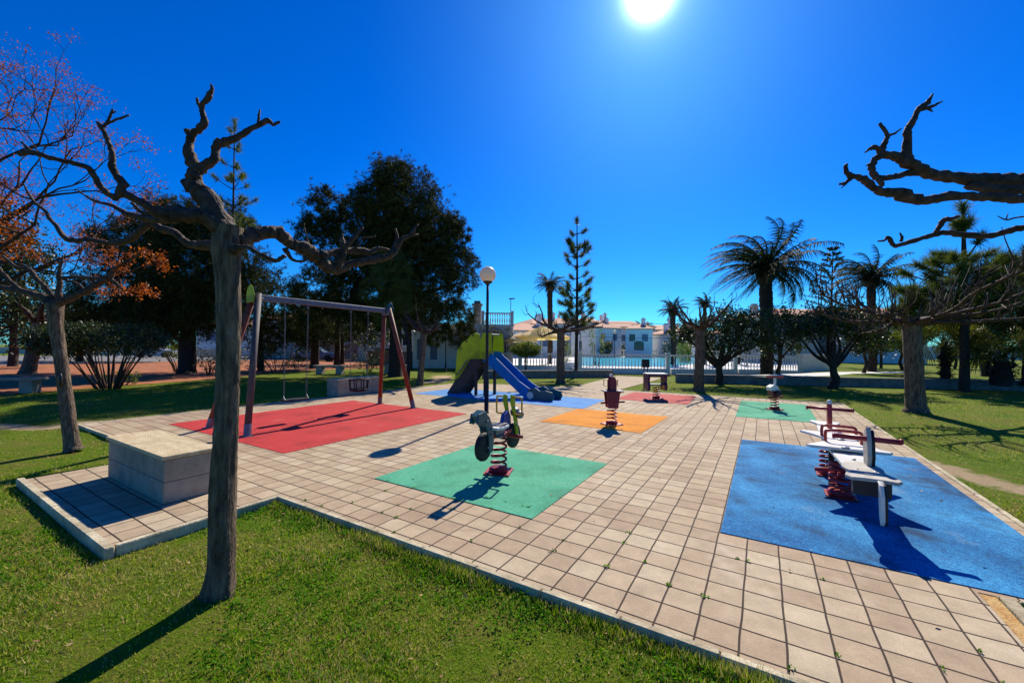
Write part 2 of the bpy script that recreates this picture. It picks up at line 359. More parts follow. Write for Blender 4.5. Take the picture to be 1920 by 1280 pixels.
def rubber_mat(name, dark, mid, light, patch=None):
    m = bpy.data.materials.new(name); m.use_nodes = True; nt = m.node_tree; N, L = nt.nodes, nt.links
    b = N['Principled BSDF']; b.inputs['Roughness'].default_value = 0.9; b.inputs['Specular IOR Level'].default_value = 0.2
    tc = N.new('ShaderNodeTexCoord')
    vo = N.new('ShaderNodeTexVoronoi'); vo.inputs['Scale'].default_value = 260; L.new(tc.outputs['Object'], vo.inputs['Vector'])
    sp = N.new('ShaderNodeSeparateColor'); L.new(vo.outputs['Color'], sp.inputs[0])
    no = N.new('ShaderNodeTexNoise'); no.inputs['Scale'].default_value = 28; no.inputs['Detail'].default_value = 8; no.inputs['Roughness'].default_value = 0.75; L.new(tc.outputs['Object'], no.inputs['Vector'])
    bgn = N.new('ShaderNodeTexNoise'); bgn.inputs['Scale'].default_value = 1.1; bgn.inputs['Detail'].default_value = 6; bgn.inputs['Roughness'].default_value = 0.55; L.new(tc.outputs['Object'], bgn.inputs['Vector'])
    k = mth(nt, 'ADD', mth(nt, 'MULTIPLY', sp.outputs[0], 0.42), mth(nt, 'MULTIPLY', no.outputs['Fac'], 0.58))
    k = mth(nt, 'ADD', k, mth(nt, 'MULTIPLY', mth(nt, 'SUBTRACT', bgn.outputs['Fac'], 0.5), 0.7 if patch is None else patch))
    ramp = N.new('ShaderNodeValToRGB'); r = ramp.color_ramp; r.elements[0].position = 0.22; r.elements[1].position = 0.78; r.elements[0].color = lin(dark); r.elements[1].color = lin(light)
    e = r.elements.new(0.5); e.color = lin(mid); L.new(k, ramp.inputs[0])
    w1 = N.new('ShaderNodeTexNoise'); w1.inputs['Scale'].default_value = 1.7; w1.inputs['Detail'].default_value = 7; w1.inputs['Roughness'].default_value = 0.6; L.new(tc.outputs['Object'], w1.inputs['Vector'])
    wr = N.new('ShaderNodeMapRange'); wr.inputs['From Min'].default_value = 0.5; wr.inputs['From Max'].default_value = 0.66; wr.inputs['To Max'].default_value = 0.8*min(1, (patch or .5)+.15); L.new(w1.outputs['Fac'], wr.inputs[0])
    wm = node(nt, 'ShaderNodeMix', data_type='RGBA'); L.new(wr.outputs[0], wm.inputs[0]); L.new(ramp.outputs[0], wm.inputs[6]); wm.inputs[7].default_value = (dark[0]*.5+.01, dark[1]*.5+.01, dark[2]*.4+.012, 1)
    ed = N.new('ShaderNodeMapRange'); ed.inputs['From Min'].default_value = 0.4; ed.inputs['From Max'].default_value = 0.28; ed.inputs['To Max'].default_value = 0.3; L.new(w1.outputs['Fac'], ed.inputs[0])
    wd = node(nt, 'ShaderNodeMix', data_type='RGBA'); L.new(ed.outputs[0], wd.inputs[0]); L.new(wm.outputs[2], wd.inputs[6]); wd.inputs[7].default_value = (0.4, 0.36, 0.28, 1)
    L.new(wd.outputs[2], b.inputs['Base Color'])
    bp = N.new('ShaderNodeBump'); bp.inputs['Strength'].default_value = 0.6; bp.inputs['Distance'].default_value = 0.004; L.new(k, bp.inputs['Height']); L.new(bp.outputs[0], b.inputs['Normal'])
    return m

def lawn_mat(name):
    m = bpy.data.materials.new(name); m.use_nodes = True; nt = m.node_tree; N, L = nt.nodes, nt.links
    b = N['Principled BSDF']; b.inputs['Roughness'].default_value = 0.95; b.inputs['Specular IOR Level'].default_value = 0.1
    tc = N.new('ShaderNodeTexCoord')
    def nz(s, d=6, r=0.6):
        t = N.new('ShaderNodeTexNoise'); t.inputs['Scale'].default_value = s; t.inputs['Detail'].default_value = d; t.inputs['Roughness'].default_value = r
        L.new(tc.outputs['Object'], t.inputs['Vector']); return t.outputs['Fac']
    big, midn, fine = nz(0.8, 6, 0.65), nz(6, 6, 0.7), nz(60, 6, 0.7)
    k = mth(nt, 'ADD', mth(nt, 'MULTIPLY', big, 0.5), mth(nt, 'MULTIPLY', midn, 0.5))
    k = mth(nt, 'ADD', k, mth(nt, 'MULTIPLY', mth(nt, 'SUBTRACT', fine, 0.5), 0.5))
    ramp = N.new('ShaderNodeValToRGB'); r = ramp.color_ramp
    r.elements[0].position = 0.3; r.elements[0].color = (0.035, 0.075, 0.003, 1)
    r.elements[1].position = 0.75; r.elements[1].color = (0.3, 0.21, 0.07, 1)
    e = r.elements.new(0.45); e.color = (0.12, 0.2, 0.005, 1)
    e = r.elements.new(0.56); e.color = (0.17, 0.17, 0.025, 1); L.new(k, ramp.inputs[0])
    at = N.new('ShaderNodeAttribute'); at.attribute_name = 'bare'
    bare = N.new('ShaderNodeMapRange'); bare.inputs['From Min'].default_value = 0.4; bare.inputs['From Max'].default_value = 0.62
    L.new(mth(nt, 'ADD', at.outputs['Fac'], mth(nt, 'MULTIPLY', mth(nt, 'SUBTRACT', midn, 0.5), 0.9)), bare.inputs[0])
    sand = N.new('ShaderNodeValToRGB'); sand.color_ramp.elements[0].position = 0.3; sand.color_ramp.elements[0].color = (0.34, 0.23, 0.12, 1); sand.color_ramp.elements[1].position = 0.7; sand.color_ramp.elements[1].color = (0.62, 0.48, 0.28, 1); L.new(fine, sand.inputs[0])
    mx = node(nt, 'ShaderNodeMix', data_type='RGBA'); L.new(bare.outputs[0], mx.inputs[0]); L.new(ramp.outputs[0], mx.inputs[6]); L.new(sand.outputs[0], mx.inputs[7])
    L.new(mx.outputs[2], b.inputs['Base Color'])
    bp = N.new('ShaderNodeBump'); bp.inputs['Strength'].default_value = 1.0; bp.inputs['Distance'].default_value = 0.03; L.new(mth(nt, 'ADD', fine, midn), bp.inputs['Height']); L.new(bp.outputs[0], b.inputs['Normal'])
    return m

def blade_mat(name):
    m = bpy.data.materials.new(name); m.use_nodes = True; nt = m.node_tree; N, L = nt.nodes, nt.links
    b = N['Principled BSDF']; b.inputs['Roughness'].default_value = 0.6; b.inputs['Specular IOR Level'].default_value = 0.3
    tc = N.new('ShaderNodeTexCoord'); g = N.new('ShaderNodeNewGeometry')
    t = N.new('ShaderNodeTexNoise'); t.inputs['Scale'].default_value = 2.6; t.inputs['Detail'].default_value = 8; t.inputs['Roughness'].default_value = 0.78; L.new(tc.outputs['Object'], t.inputs['Vector'])
    k = mth(nt, 'ADD', mth(nt, 'MULTIPLY', g.outputs['Random Per Island'], 0.55), mth(nt, 'MULTIPLY', t.outputs['Fac'], 0.62))
    ramp = N.new('ShaderNodeValToRGB'); r = ramp.color_ramp
    r.elements[0].position = 0.3; r.elements[0].color = (0.045, 0.13, 0.002, 1)
    r.elements[1].position = 0.86; r.elements[1].color = (0.64, 0.47, 0.22, 1)
    e = r.elements.new(0.5); e.color = (0.175, 0.34, 0.004, 1)
    e = r.elements.new(0.65); e.color = (0.4, 0.45, 0.015, 1); L.new(k, ramp.inputs[0]); L.new(ramp.outputs[0], b.inputs['Base Color'])
    tr = N.new('ShaderNodeBsdfTranslucent'); L.new(ramp.outputs[0], tr.inputs[0]); mx = N.new('ShaderNodeMixShader'); mx.inputs[0].default_value = 0.45
    L.new(b.outputs[0], mx.inputs[1]); L.new(tr.outputs[0], mx.inputs[2]); L.new(mx.outputs[0], N['Material Output'].inputs[0])
    return m

m_pave = paving_mat('paving_tiles', (0.37, 0.262, 0.165), (0.46, 0.345, 0.22), (0.54, 0.44, 0.29), (0.05, 0.028, 0.018))
m_kerb = mat('kerb_concrete', (0.34, 0.28, 0.17), (0.66, 0.57, 0.38), 5, 0.9, 0.4, 60)
m_blue = rubber_mat('rubber_blue', (0.002, 0.045, 0.15), (0.01, 0.17, 0.42), (0.08, 0.4, 0.7), 1.0)
m_pale_blue = rubber_mat('rubber_pale_blue', (0.05, 0.19, 0.5), (0.1, 0.29, 0.62), (0.18, 0.4, 0.72), 0.3)
m_green = rubber_mat('rubber_green', (0.03, 0.24, 0.13), (0.075, 0.38, 0.22), (0.17, 0.52, 0.33), 0.45)
m_red = rubber_mat('rubber_red', (0.33, 0.018, 0.02), (0.5, 0.035, 0.035), (0.62, 0.07, 0.06), 0.3)
m_rose = rubber_mat('rubber_faded_red', (0.4, 0.06, 0.06), (0.5, 0.09, 0.08), (0.58, 0.14, 0.12), 0.3)
m_orange = rubber_mat('rubber_orange', (0.55, 0.16, 0.008), (0.72, 0.26, 0.015), (0.8, 0.36, 0.04), 0.35)
m_lawn = lawn_mat('lawn')
m_blade = blade_mat('grass_blades')
m_redearth = mat('red_earth', (0.26, 0.075, 0.025), (0.46, 0.17, 0.065), 2.5, 0.95, 0.5, 25)
m_asphalt = mat('asphalt_pale', (0.16, 0.15, 0.14), (0.24, 0.22, 0.2), 3, 0.9, 0.2, 60)
m_bark = mat('bark_grey', (0.045, 0.028, 0.017), (0.25, 0.175, 0.11), 9, 0.85, 1.0, 22, stretch=(3.4, 3.4, 0.6), c3=(0.46, 0.39, 0.29), dist=0.04)
m_limb = mat('bark_brown', (0.025, 0.014, 0.009), (0.11, 0.06, 0.038), 14, 0.8, 1.0, 30, c3=(0.34, 0.25, 0.17), dist=0.03)
m_darkbark = mat('bark_dark', (0.016, 0.011, 0.009), (0.06, 0.04, 0.028), 14, 0.9, 0.8, 30)
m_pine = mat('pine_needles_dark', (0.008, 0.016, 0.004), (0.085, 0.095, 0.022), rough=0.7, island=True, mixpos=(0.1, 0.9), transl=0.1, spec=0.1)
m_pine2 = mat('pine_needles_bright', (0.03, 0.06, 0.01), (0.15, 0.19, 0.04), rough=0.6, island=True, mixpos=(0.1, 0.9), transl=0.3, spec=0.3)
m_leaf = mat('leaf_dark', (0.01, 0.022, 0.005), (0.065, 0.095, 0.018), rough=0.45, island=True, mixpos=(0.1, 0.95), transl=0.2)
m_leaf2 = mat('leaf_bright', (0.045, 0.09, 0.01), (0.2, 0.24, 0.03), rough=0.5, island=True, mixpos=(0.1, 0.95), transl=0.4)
m_leaf3 = mat('leaf_silver', (0.06, 0.07, 0.04), (0.28, 0.27, 0.18), rough=0.6, island=True, mixpos=(0.1, 0.95), transl=0.25)
m_palm = mat('palm_frond', (0.01, 0.022, 0.006), (0.04, 0.055, 0.014), spec=0.12, rough=0.7, island=True, mixpos=(0.1, 0.9), transl=0.2)
m_fan = mat('fan_palm_leaf', (0.03, 0.06, 0.015), (0.16, 0.17, 0.04), rough=0.5, island=True, mixpos=(0.1, 0.9), transl=0.35)
m_seed = mat('dry_red_seed', (0.19, 0.05, 0.028), (0.36, 0.11, 0.05), rough=0.7, island=True, mixpos=(0.1, 0.9), transl=0.35)
m_rust = mat('dry_orange_leaf', (0.14, 0.03, 0.004), (0.42, 0.11, 0.01), rough=0.6, island=True, mixpos=(0.1, 0.9), transl=0.4)
m_white = mat('white_paint', (0.68, 0.68, 0.66), (0.78, 0.78, 0.76), 3, 0.7, 0.15, 30)
m_cream = mat('cream_render', (0.52, 0.44, 0.33), (0.62, 0.54, 0.42), 2, 0.85)
m_pinkwall = mat('pink_render', (0.45, 0.22, 0.13), (0.55, 0.3, 0.19), 2, 0.85)
m_terra = mat('terracotta_tiles', (0.5, 0.22, 0.12), (0.72, 0.42, 0.27), 12, 0.85, 0.6, 40, stretch=(1, 0.2, 1))
m_glass = mat('window_glass', (0.02, 0.03, 0.045), None, rough=0.12, spec=0.7)
m_shutter = mat('grey_blue_shutter', (0.12, 0.15, 0.22), (0.17, 0.2, 0.28), 4, 0.6)
m_conc = mat('concrete_block', (0.26, 0.215, 0.165), (0.4, 0.34, 0.26), 4, 0.9, 0.5, 50, c3=(0.3, 0.25, 0.2))
m_slab = mat('sandstone_slab', (0.5, 0.38, 0.21), (0.66, 0.53, 0.32), 6, 0.85, 0.5, 50, stretch=(1, 2.5, 1))
m_stonewall = mat('old_stone_wall', (0.13, 0.12, 0.11), (0.25, 0.23, 0.2), 5, 0.9, 0.6, 30)
m_black = mat('black_metal', (0.006, 0.006, 0.008), (0.014, 0.012, 0.014), 30, 0.45)
m_steel = mat('galvanised_steel', (0.1, 0.115, 0.145), (0.17, 0.185, 0.22), 14, 0.45, 0.1, 60, metal=0.3)
m_redwood = mat('red_stained_wood', (0.13, 0.028, 0.013), (0.23, 0.06, 0.026), 5, 0.6, 0.3, 40, stretch=(6, 6, 0.6))
m_shadewood = mat('shade_toned_grey_wood', (0.045, 0.036, 0.038), (0.1, 0.08, 0.08), 5, 0.65, 0.3, 40, stretch=(6, 6, 0.6))  # red leg wood greyed down: shade on the front leg put into the colour
m_redp = mat('red_plastic', (0.33, 0.008, 0.012), (0.42, 0.016, 0.02), 8, 0.38, spec=0.5)
m_maroon = mat('maroon_panel', (0.12, 0.008, 0.018), (0.18, 0.015, 0.03), 8, 0.4)
m_purple = mat('dark_purple_panel', (0.055, 0.012, 0.045), (0.09, 0.02, 0.07), 8, 0.4)
m_teal = mat('teal_panel', (0.008, 0.07, 0.09), (0.015, 0.1, 0.12), 8, 0.4)
m_lime = mat('lime_green_panel', (0.26, 0.36, 0.008), (0.36, 0.46, 0.014), 4, 0.45, transl=0.25)
m_dblue = mat('deep_blue_plastic', (0.0, 0.13, 0.42), (0.0, 0.17, 0.5), 6, 0.45, spec=0.15)
m_blueshield = mat('blue_panel', (0.01, 0.045, 0.22), (0.016, 0.065, 0.3), 6, 0.4)
m_yellow = mat('yellow_metal', (0.55, 0.25, 0.01), (0.62, 0.3, 0.02), 6, 0.45)
m_wboard = mat('white_board', (0.62, 0.6, 0.54), (0.76, 0.74, 0.67), 6, 0.45)
m_gboard = mat('worn_grey_board', (0.34, 0.31, 0.27), (0.52, 0.48, 0.41), 9, 0.7, 0.2, 40)
m_step = mat('dark_brown_panel', (0.022, 0.014, 0.016), (0.045, 0.03, 0.03), 8, 0.55)
m_tyre = mat('black_rubber', (0.008, 0.008, 0.011), (0.016, 0.016, 0.02), 20, 0.7)
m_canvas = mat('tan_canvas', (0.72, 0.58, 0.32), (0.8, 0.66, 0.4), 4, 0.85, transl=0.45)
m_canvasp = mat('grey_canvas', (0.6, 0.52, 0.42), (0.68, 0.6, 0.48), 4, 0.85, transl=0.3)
m_globe = mat('opal_globe', (0.8, 0.72, 0.6), None, 2, 0.4, transl=0.45)
m_dirtwhite = mat('pool_deck_stone', (0.6, 0.58, 0.54), (0.7, 0.68, 0.64), 2, 0.85)
m_red_car = mat('car_paint_silver', (0.4, 0.42, 0.45), None, rough=0.25, coat=0.6)
m_car_blue = mat('car_paint_blue', (0.05, 0.14, 0.25), None, rough=0.25, coat=0.6)
def water_mat():
    m = bpy.data.materials.new('pool_water'); m.use_nodes = True; nt = m.node_tree; N, L = nt.nodes, nt.links; b = N['Principled BSDF']
    b.inputs['Base Color'].default_value = (0.03, 0.62, 0.8, 1); b.inputs['Roughness'].default_value = 0.12; b.inputs['IOR'].default_value = 1.33
    t = N.new('ShaderNodeTexNoise'); t.inputs['Scale'].default_value = 4; t.inputs['Detail'].default_value = 3; tc = N.new('ShaderNodeTexCoord'); L.new(tc.outputs['Object'], t.inputs['Vector'])
    bp = N.new('ShaderNodeBump'); bp.inputs['Strength'].default_value = 0.5; bp.inputs['Distance'].default_value = 0.08; L.new(t.outputs['Fac'], bp.inputs['Height']); L.new(bp.outputs[0], b.inputs['Normal'])
    return m
m_water = water_mat()
rng = np.random.default_rng(11); random.seed(5)

# ------------------------------------------------------------------ ground
T = 0.2
PX0, PX1, PY0 = -52*T, 10.75*T, -7.25*T
plaza_poly = [(-52*T, PY0), (-32.6*T, PY0), (-32.6*T, -13.3*T), (-18.8*T, -13.3*T), (-18.8*T, PY0), (7.08*T, PY0), (7.08*T, -0.25*T), (PX1, -0.25*T), (PX1, 54*T), (-20.5*T, 53.5*T), (-20*T, 90*T), (-32*T, 91*T), (-29.5*T, 56*T), (-34*T, 52.5*T), (-52*T, 48*T)]
def inside(poly, x, y):
    r = np.zeros(np.shape(x), bool); n = len(poly)
    for i in range(n):
        x1, y1 = poly[i]; x2, y2 = poly[(i+1) % n]
        c = ((y1 > y) != (y2 > y)) & (x < (x2-x1)*(y-y1)/((y2-y1) if y2 != y1 else 1e-9)+x1); r ^= c
    return r
def sstep(a, b, x): t = np.clip((x-a)/(b-a), 0, 1); return t*t*(3-2*t)
def ground_z(x, y):
    front = sstep(-1.3, -1.75, y)
    z = -0.014-0.055*front
    bumpy = 0.012*np.sin(2.1*x+0.7*y)*np.sin(1.7*y-0.6*x+1)+0.008*np.sin(4.7*x+3*y)*np.cos(3.9*y)
    return z+front*bumpy*0.9
def capsule(x, y, pts, w):
    d = np.full(np.shape(x), 1e9)
    for (x1, y1), (x2, y2) in zip(pts[:-1], pts[1:]):
        vx, vy = x2-x1, y2-y1; t = np.clip(((x-x1)*vx+(y-y1)*vy)/(vx*vx+vy*vy), 0, 1)
        d = np.minimum(d, np.hypot(x-x1-t*vx, y-y1-t*vy))
    return np.clip(1.35-d/w, 0, 1)*0.75
def g2(x, y): return tuple(G(x, y)[:2])
BARE = [([g2(1745, 868), g2(1800, 885), g2(1870, 905), g2(1960, 925)], 0.34), ([g2(-60, 790), g2(60, 795), g2(130, 792), g2(178, 790)], 0.3),
        ([g2(810, 716), g2(825, 712), g2(830, 704)], 0.7), ([g2(1130, 698), g2(1180, 695)], 0.6), ([(2.35, 0.3), (2.25, -0.9)], 0.15)]
def bare(x, y):
    r = np.zeros(np.shape(x))
    for p, w in BARE: r = np.maximum(r, capsule(x, y, p, w))
    return r
def axis(lo, hi, mid, n, k):
    s = np.linspace(-1, 1, n); a = np.sinh(k*s)/math.sinh(k); return np.where(a < 0, mid+a*(mid-lo), mid+a*(hi-mid))
gx, gy = axis(-600, 500, -2.5, 330, 6.3), axis(-60, 900, 0.5, 330, 6.3)
XX, YY = np.meshgrid(gx, gy); ZZ = ground_z(XX, YY); n1, n2 = XX.shape
ii = (np.arange(n1-1)[:, None]*n2+np.arange(n2-1)[None]).ravel()
mb = MB(); mb.add(np.stack([XX, YY, ZZ], -1).reshape(-1, 3), np.stack([ii, ii+1, ii+n2+1, ii+n2], -1))
ground = structure(mb.build('lawn', m_lawn, smooth=True), 'sunlit green lawn with worn sandy patches around the playground')
att = ground.data.attributes.new('bare', 'FLOAT', 'POINT'); att.data.foreach_set('value', bare(XX, YY).ravel())

def sheet(name, poly, z, m, thick=0.0, label=None, kind='structure', cat=None, down=None):
    mb = MB(); n = len(poly); top = [(x, y, z) for x, y in poly]
    if down is None: mb.add(top, [tuple(range(n))])
    else:
        mb.add(top+[(x, y, z-down) for x, y in poly], [tuple(range(n))]+[(i, i+n, (i+1) % n+n, (i+1) % n) for i in range(n)])
    o = mb.build(name, m)
    if kind == 'structure': structure(o, label)
    else: tag(o, label, cat)
    # planar concave polygons triangulate cleanly
    bm_me = o.data
    import bmesh
    b = bmesh.new(); b.from_mesh(bm_me); bmesh.ops.triangulate(b, faces=[f for f in b.faces if len(f.verts) > 4]); bmesh.ops.recalc_face_normals(b, faces=b.faces)
    if down is None:
        for f in b.faces:
            if f.normal.z < 0: f.normal_flip()
    b.to_mesh(bm_me); b.free()
    return o
sheet('paving', plaza_poly, 0.0, m_pave, label='beige square paving tiles of the playground', down=0.12)

# kerb stones along the edge of the paving
def kerb(pts, w=0.045, h=0.012, name='kerb', side=1, label=None, gap=0.5):
    mb = MB()
    for (x1, y1), (x2, y2) in zip(pts[:-1], pts[1:]):
        L = math.hypot(x2-x1, y2-y1); n = max(1, int(round(L/gap))); a = math.atan2(y2-y1, x2-x1); R = rotz(a)
        for i in range(n):
            t = (i+0.5)/n; c = np.array([x1+(x2-x1)*t, y1+(y2-y1)*t, 0]); off = np.array([-math.sin(a), math.cos(a), 0])*(w/2+0.004)*side
            hh = h+random.uniform(-0.002, 0.002)
            box(mb, c+off+np.array([0, 0, hh/2-0.07+0.0]), (L/n-0.004, w*random.uniform(0.97, 1.03), 0.14+hh), R, bev=0.008)
    return structure(mb.build(name, m_kerb), label)
kerb([(-32.6*T-0.06, -13.3*T), (-18.8*T+.06, -13.3*T)], side=-1, name='kerb', label='pale concrete kerb on the near edge of the plinth platform', w=0.06)
kerb([(-18.8*T, -13.3*T), (-18.8*T, PY0)], side=-1, label='pale concrete kerb on the right edge of the plinth platform')
kerb([(-18.8*T, PY0), (7.85*T, PY0)], side=-1, label='long pale concrete kerb between near lawn and paving')
kerb([(7.48*T, PY0), (7.48*T, -0.3*T)], side=-1, w=0.07, label='short pale kerb beside the rusty strip at lower right')
kerb([(7.9*T, -0.25*T), (PX1+.06, -0.25*T)], side=-1, w=0.035, label='thin pale edging below the deep blue mat')
m_rusty = mat('rusty_fill', (0.42, 0.2, 0.05), (0.62, 0.42, 0.17), 16, 0.95, 0.5, 80)
sheet('edge_strip', [(7.1*T, PY0), (7.46*T, PY0), (7.46*T, -.3*T), (7.1*T, -.3*T)], -0.003, m_rusty, label='rusty orange mortar strip between the tiles and the kerb', down=.08)
kerb([(PX1, -0.25*T), (PX1, 54*T)], side=-1, label='straight pale kerb between paving and right lawn')
kerb([(-52*T, PY0), (-32.6*T, PY0)], side=-1, label='pale kerb beyond the plinth block')
kerb([(-52*T, 48*T), (-52*T, PY0)], side=-1, w=0.04, h=0.006, label='pale kerb between paving and left lawn')
kerb([(PX1, 54*T), (-20.5*T, 53.5*T)], side=-1, w=0.05, h=0.008, label='pale kerb on the far edge of the paving')

def rubber(poly, m, label):
    o = sheet('rubber_mat', [(x*T, y*T) for x, y in poly], 0.006, m, label=label, kind='thing', cat='rubber mat', down=0.05)
    return o
rubber([(-17, -3), (-7, -3), (-7, 7), (-17, 7)], m_green, 'green rubber mat under the motorbike spring rider')
rubber([(0, 0), (10.35, 0), (10.35, 20), (0, 20)], m_blue, 'large deep blue rubber mat under the seesaw')
rubber([(-45.4, -2.8), (-26.4, -2.8), (-26.4, 17.5), (-45.8, 17.5)], m_red, 'large bright red rubber mat under the swings')
rubber([(-17.6, 17.9), (-7.6, 17.9), (-7.2, 28.2), (-17.6, 28.2)], m_orange, 'orange rubber mat under the maroon spring rider')
rubber([(-45.5, 28.5), (-17.2, 28.5), (-17.8, 38.6), (-45.5, 38.6)], m_pale_blue, 'pale blue rubber mat under the slide')
rubber([(-16.8, 40.3), (-7, 40.3), (-7.4, 51.4), (-17.2, 51.4)], m_rose, 'faded red rubber mat under the table shaped spring rider')
rubber([(-1.1, 32.9), (6.3, 33.2), (6.6, 49.5), (-1.2, 49.0)], m_green, 'far green rubber mat under the white spring rider')

edge = [(-17.8, -1.6), (-18.4, -0.4), (-18.9, 1), (-19.4, 2.6), (-20, 4.6), (-21.0, 6.5), (-22.3, 8.4), (-22.9, 10.2), (-22.6, 12.6), (-22.2, 15), (-24, 19), (-30, 26)]
sheet('red_earth', [(-17.0, -8), ]+edge+[(-42, 30), (-44, 20), (-42, -25), (-17, -25)], -0.004, m_redearth, label='bare red earth under the trees on the left')
sheet('road', [(-43.5, -60), (-43.5, 60), (-75, 60), (-75, -60)], 0.0, m_asphalt, label='pale sunlit road beyond the red earth', down=0.1)
pd = [POS(1075, 24.3), POS(1490, 24.1), POS(1640, 62), POS(1062, 62), POS(1040, 48.5), POS(915, 48.5), POS(905, 26.9), POS(1062, 26.9)]
sheet('pool_deck', [tuple(p[:2]) for p in pd], 0.27, m_dirtwhite, label='white paved deck around the swimming pool', down=.35)
pw = [POS(1092, 28), POS(1262, 27.6), POS(1365, 56), POS(1078, 57)]
sheet('pool_water', [tuple(p[:2]) for p in pw], 0.29, m_water, label='bright turquoise swimming pool water')
# raised lawn behind the low retaining wall
wl0, wl1, wl2 = np.array([-3.0, 15.65]), np.array([8.9, 20.1]), np.array([16, 22.8])
tp = [tuple(wl0+np.array([1.0, 0.5])), tuple(wl1+np.array([0.0, 0.14])), tuple(wl2+np.array([0, 0.14])), (60, 40), (60, 110), tuple(POS(1540, 90)[:2]), tuple(POS(1545, 40)[:2]), tuple(POS(1560, 24)[:2]), tuple(POS(1500, 20)[:2])]
tp[0] = (0.0, 16.92)
o = sheet('raised_lawn', tp, 0.33, m_lawn, label='raised sunny lawn behind the low wall on the right', down=0.36)
tpath = [G(1380, 703.5, .34), G(1500, 700, .34), G(1560, 697, .34), G(1640, 696.5, .34), G(1700, 696.5, .34), G(1700, 698.5, .34), G(1600, 700, .34), G(1560, 704, .34), G(1500, 705.5, .34), G(1440, 707, .34)]
sheet('path', [tuple(p[:2]) for p in tpath], 0.336, m_dirtwhite, label='narrow white path across the raised lawn')

# ------------------------------------------------------------------ grass blades and weeds
def blades(n, r0, r1, hmin, hmax, width, seed, half=1.08, power=1.0):
    rg = np.random.default_rng(seed)
    r = (r0**power+(r1**power-r0**power)*rg.random(n))**(1/power); a = YAW+rg.uniform(-half, half, n)
    x, y = CAM[0]+r*np.sin(a), CAM[1]+r*np.cos(a)
    patch = np.sin(x*2.3+1.3*np.sin(y*1.9))*np.sin(y*2.7+1.1*np.sin(x*2.1+2))+0.5*np.sin(x*7+y*5)*np.sin(y*8-x*3)
    ok = ~inside(plaza_poly, x, y) & (bare(x, y) < 0.35) & (rg.random(n) < 0.58+0.36*patch)
    ok &= ~((x < 7.9*T) & (x > 0) & (y < 0) & (y > PY0-0.07)) & ~((x < PX1+.08) & (x > 1) & (y > -.33*T)) & ~((x < 7.9*T) & (y < PY0+0.0) & (y > PY0-0.062) & (x > -18.8*T))
    ok &= ~((x < -18.7*T) & (x > -33*T) & (y < PY0) & (y > -13.7*T))
    x, y, r = x[ok], y[ok], r[ok]; patch = patch[ok]; n = len(x); z = ground_z(x, y)
    h = rg.uniform(hmin, hmax, n)*(1+0.35*patch); lean = rg.normal(size=(n, 2))*0.55
    th = rg.uniform(0, 2*math.pi, n); w = width*(0.6+0.8*rg.random(n))*(0.5+r/6.0)
    B = np.c_[x, y, z]; S = np.c_[np.cos(th)*w/2, np.sin(th)*w/2, np.zeros(n)]
    tip = B+np.c_[lean[:, 0]*h, lean[:, 1]*h, h]
    V = np.stack([B-S, B+S, tip], 1).reshape(-1, 3)
    return V
V1 = blades(400000, 1.0, 7.5, 0.012, 0.034, 0.0055, 1, 1.1, 0.9)
V2 = blades(110000, 7.0, 20.0, 0.018, 0.036, 0.0045, 2, 1.05, 1.0)
mb = MB()
for V in (V1, V2): mb.add(V, np.arange(len(V)).reshape(-1, 3))
rg = np.random.default_rng(77); n = 9000; fx_ = rg.uniform(-18.8*T, 7.8*T, n); fy_ = PY0-0.078-abs(rg.normal(size=n))*0.035
dens = 0.5+0.5*np.sin(fx_*2.3+1)*np.sin(fx_*5.1); keep = rg.random(n) < 0.25+0.75*dens; fx_, fy_, dens = fx_[keep], fy_[keep], dens[keep]; n = len(fx_)
hh = rg.uniform(.03, .075, n)*(.6+.6*dens); th = rg.uniform(0, 6.28, n); Bf = np.c_[fx_, fy_, ground_z(fx_, fy_)]; Sf = np.c_[np.cos(th), np.sin(th), 0*th]*0.0028
tipf = Bf+np.c_[rg.normal(size=n)*.4*hh, rg.normal(size=n)*.4*hh+.25*hh, hh]; Vf = np.stack([Bf-Sf, Bf+Sf, tipf], 1).reshape(-1, 3); mb.add(Vf, np.arange(len(Vf)).reshape(-1, 3))
tag(mb.build('grass', m_blade), 'short green grass with dry yellow tips around the paving', 'grass', kind='stuff')
# clover leaves hanging over the kerb and weeds in the joints
mb = MB(); rg = np.random.default_rng(4)
spots = []
for i in range(34):                                   # joints of the tiles
    if rg.random() < 0.75: spots.append((T*rg.integers(-17, 10)+rg.normal()*0.004, T*(-7+rg.integers(0, 6)*1.0)+rg.normal()*0.01, 0.004+0.002, rg.uniform(0.005, 0.013)))
for i in range(22): spots.append((T*rg.integers(-17, 10)+rg.normal()*0.05, T*rg.integers(-7, -1)+rg.normal()*0.003, 0.004, rg.uniform(0.006, 0.016)))
for i in range(750):                                   # clover tufts along the near kerb
    x = rg.uniform(-18.5*T, 9*T); d = abs(rg.normal())*0.22; 
    if math.sin(x*3.1)+math.sin(x*7.7+1)*0.6 < -0.3 and rg.random() < 0.8: continue
    spots.append((x, PY0-0.075-d, float(ground_z(np.array(x), np.array(PY0-0.08-d)))+0.012, rg.uniform(0.02, 0.04)))
for i in range(2600):
    x, y = rg.uniform(-5, 2.2), rg.uniform(-3.3, -1.9)
    if math.sin(x*2.9+1)+math.sin(y*4.1+x) < 0.2: continue
    spots.append((x, y, float(ground_z(np.array(x), np.array(y)))+0.01, rg.uniform(0.015, 0.032)))
P = []
for x, y, z, s in spots:
    if -32.6*T < x < -18.8*T and y > -14*T: continue
    k = int(6+s*320); q = rg.normal(size=(k, 3))*np.array([s, s, s*0.35]); q[:, 2] = abs(q[:, 2]); P.append(q+np.array([x, y, z]))
P = np.concatenate(P); leaves(mb, P, 0.014, rg, 1.2)
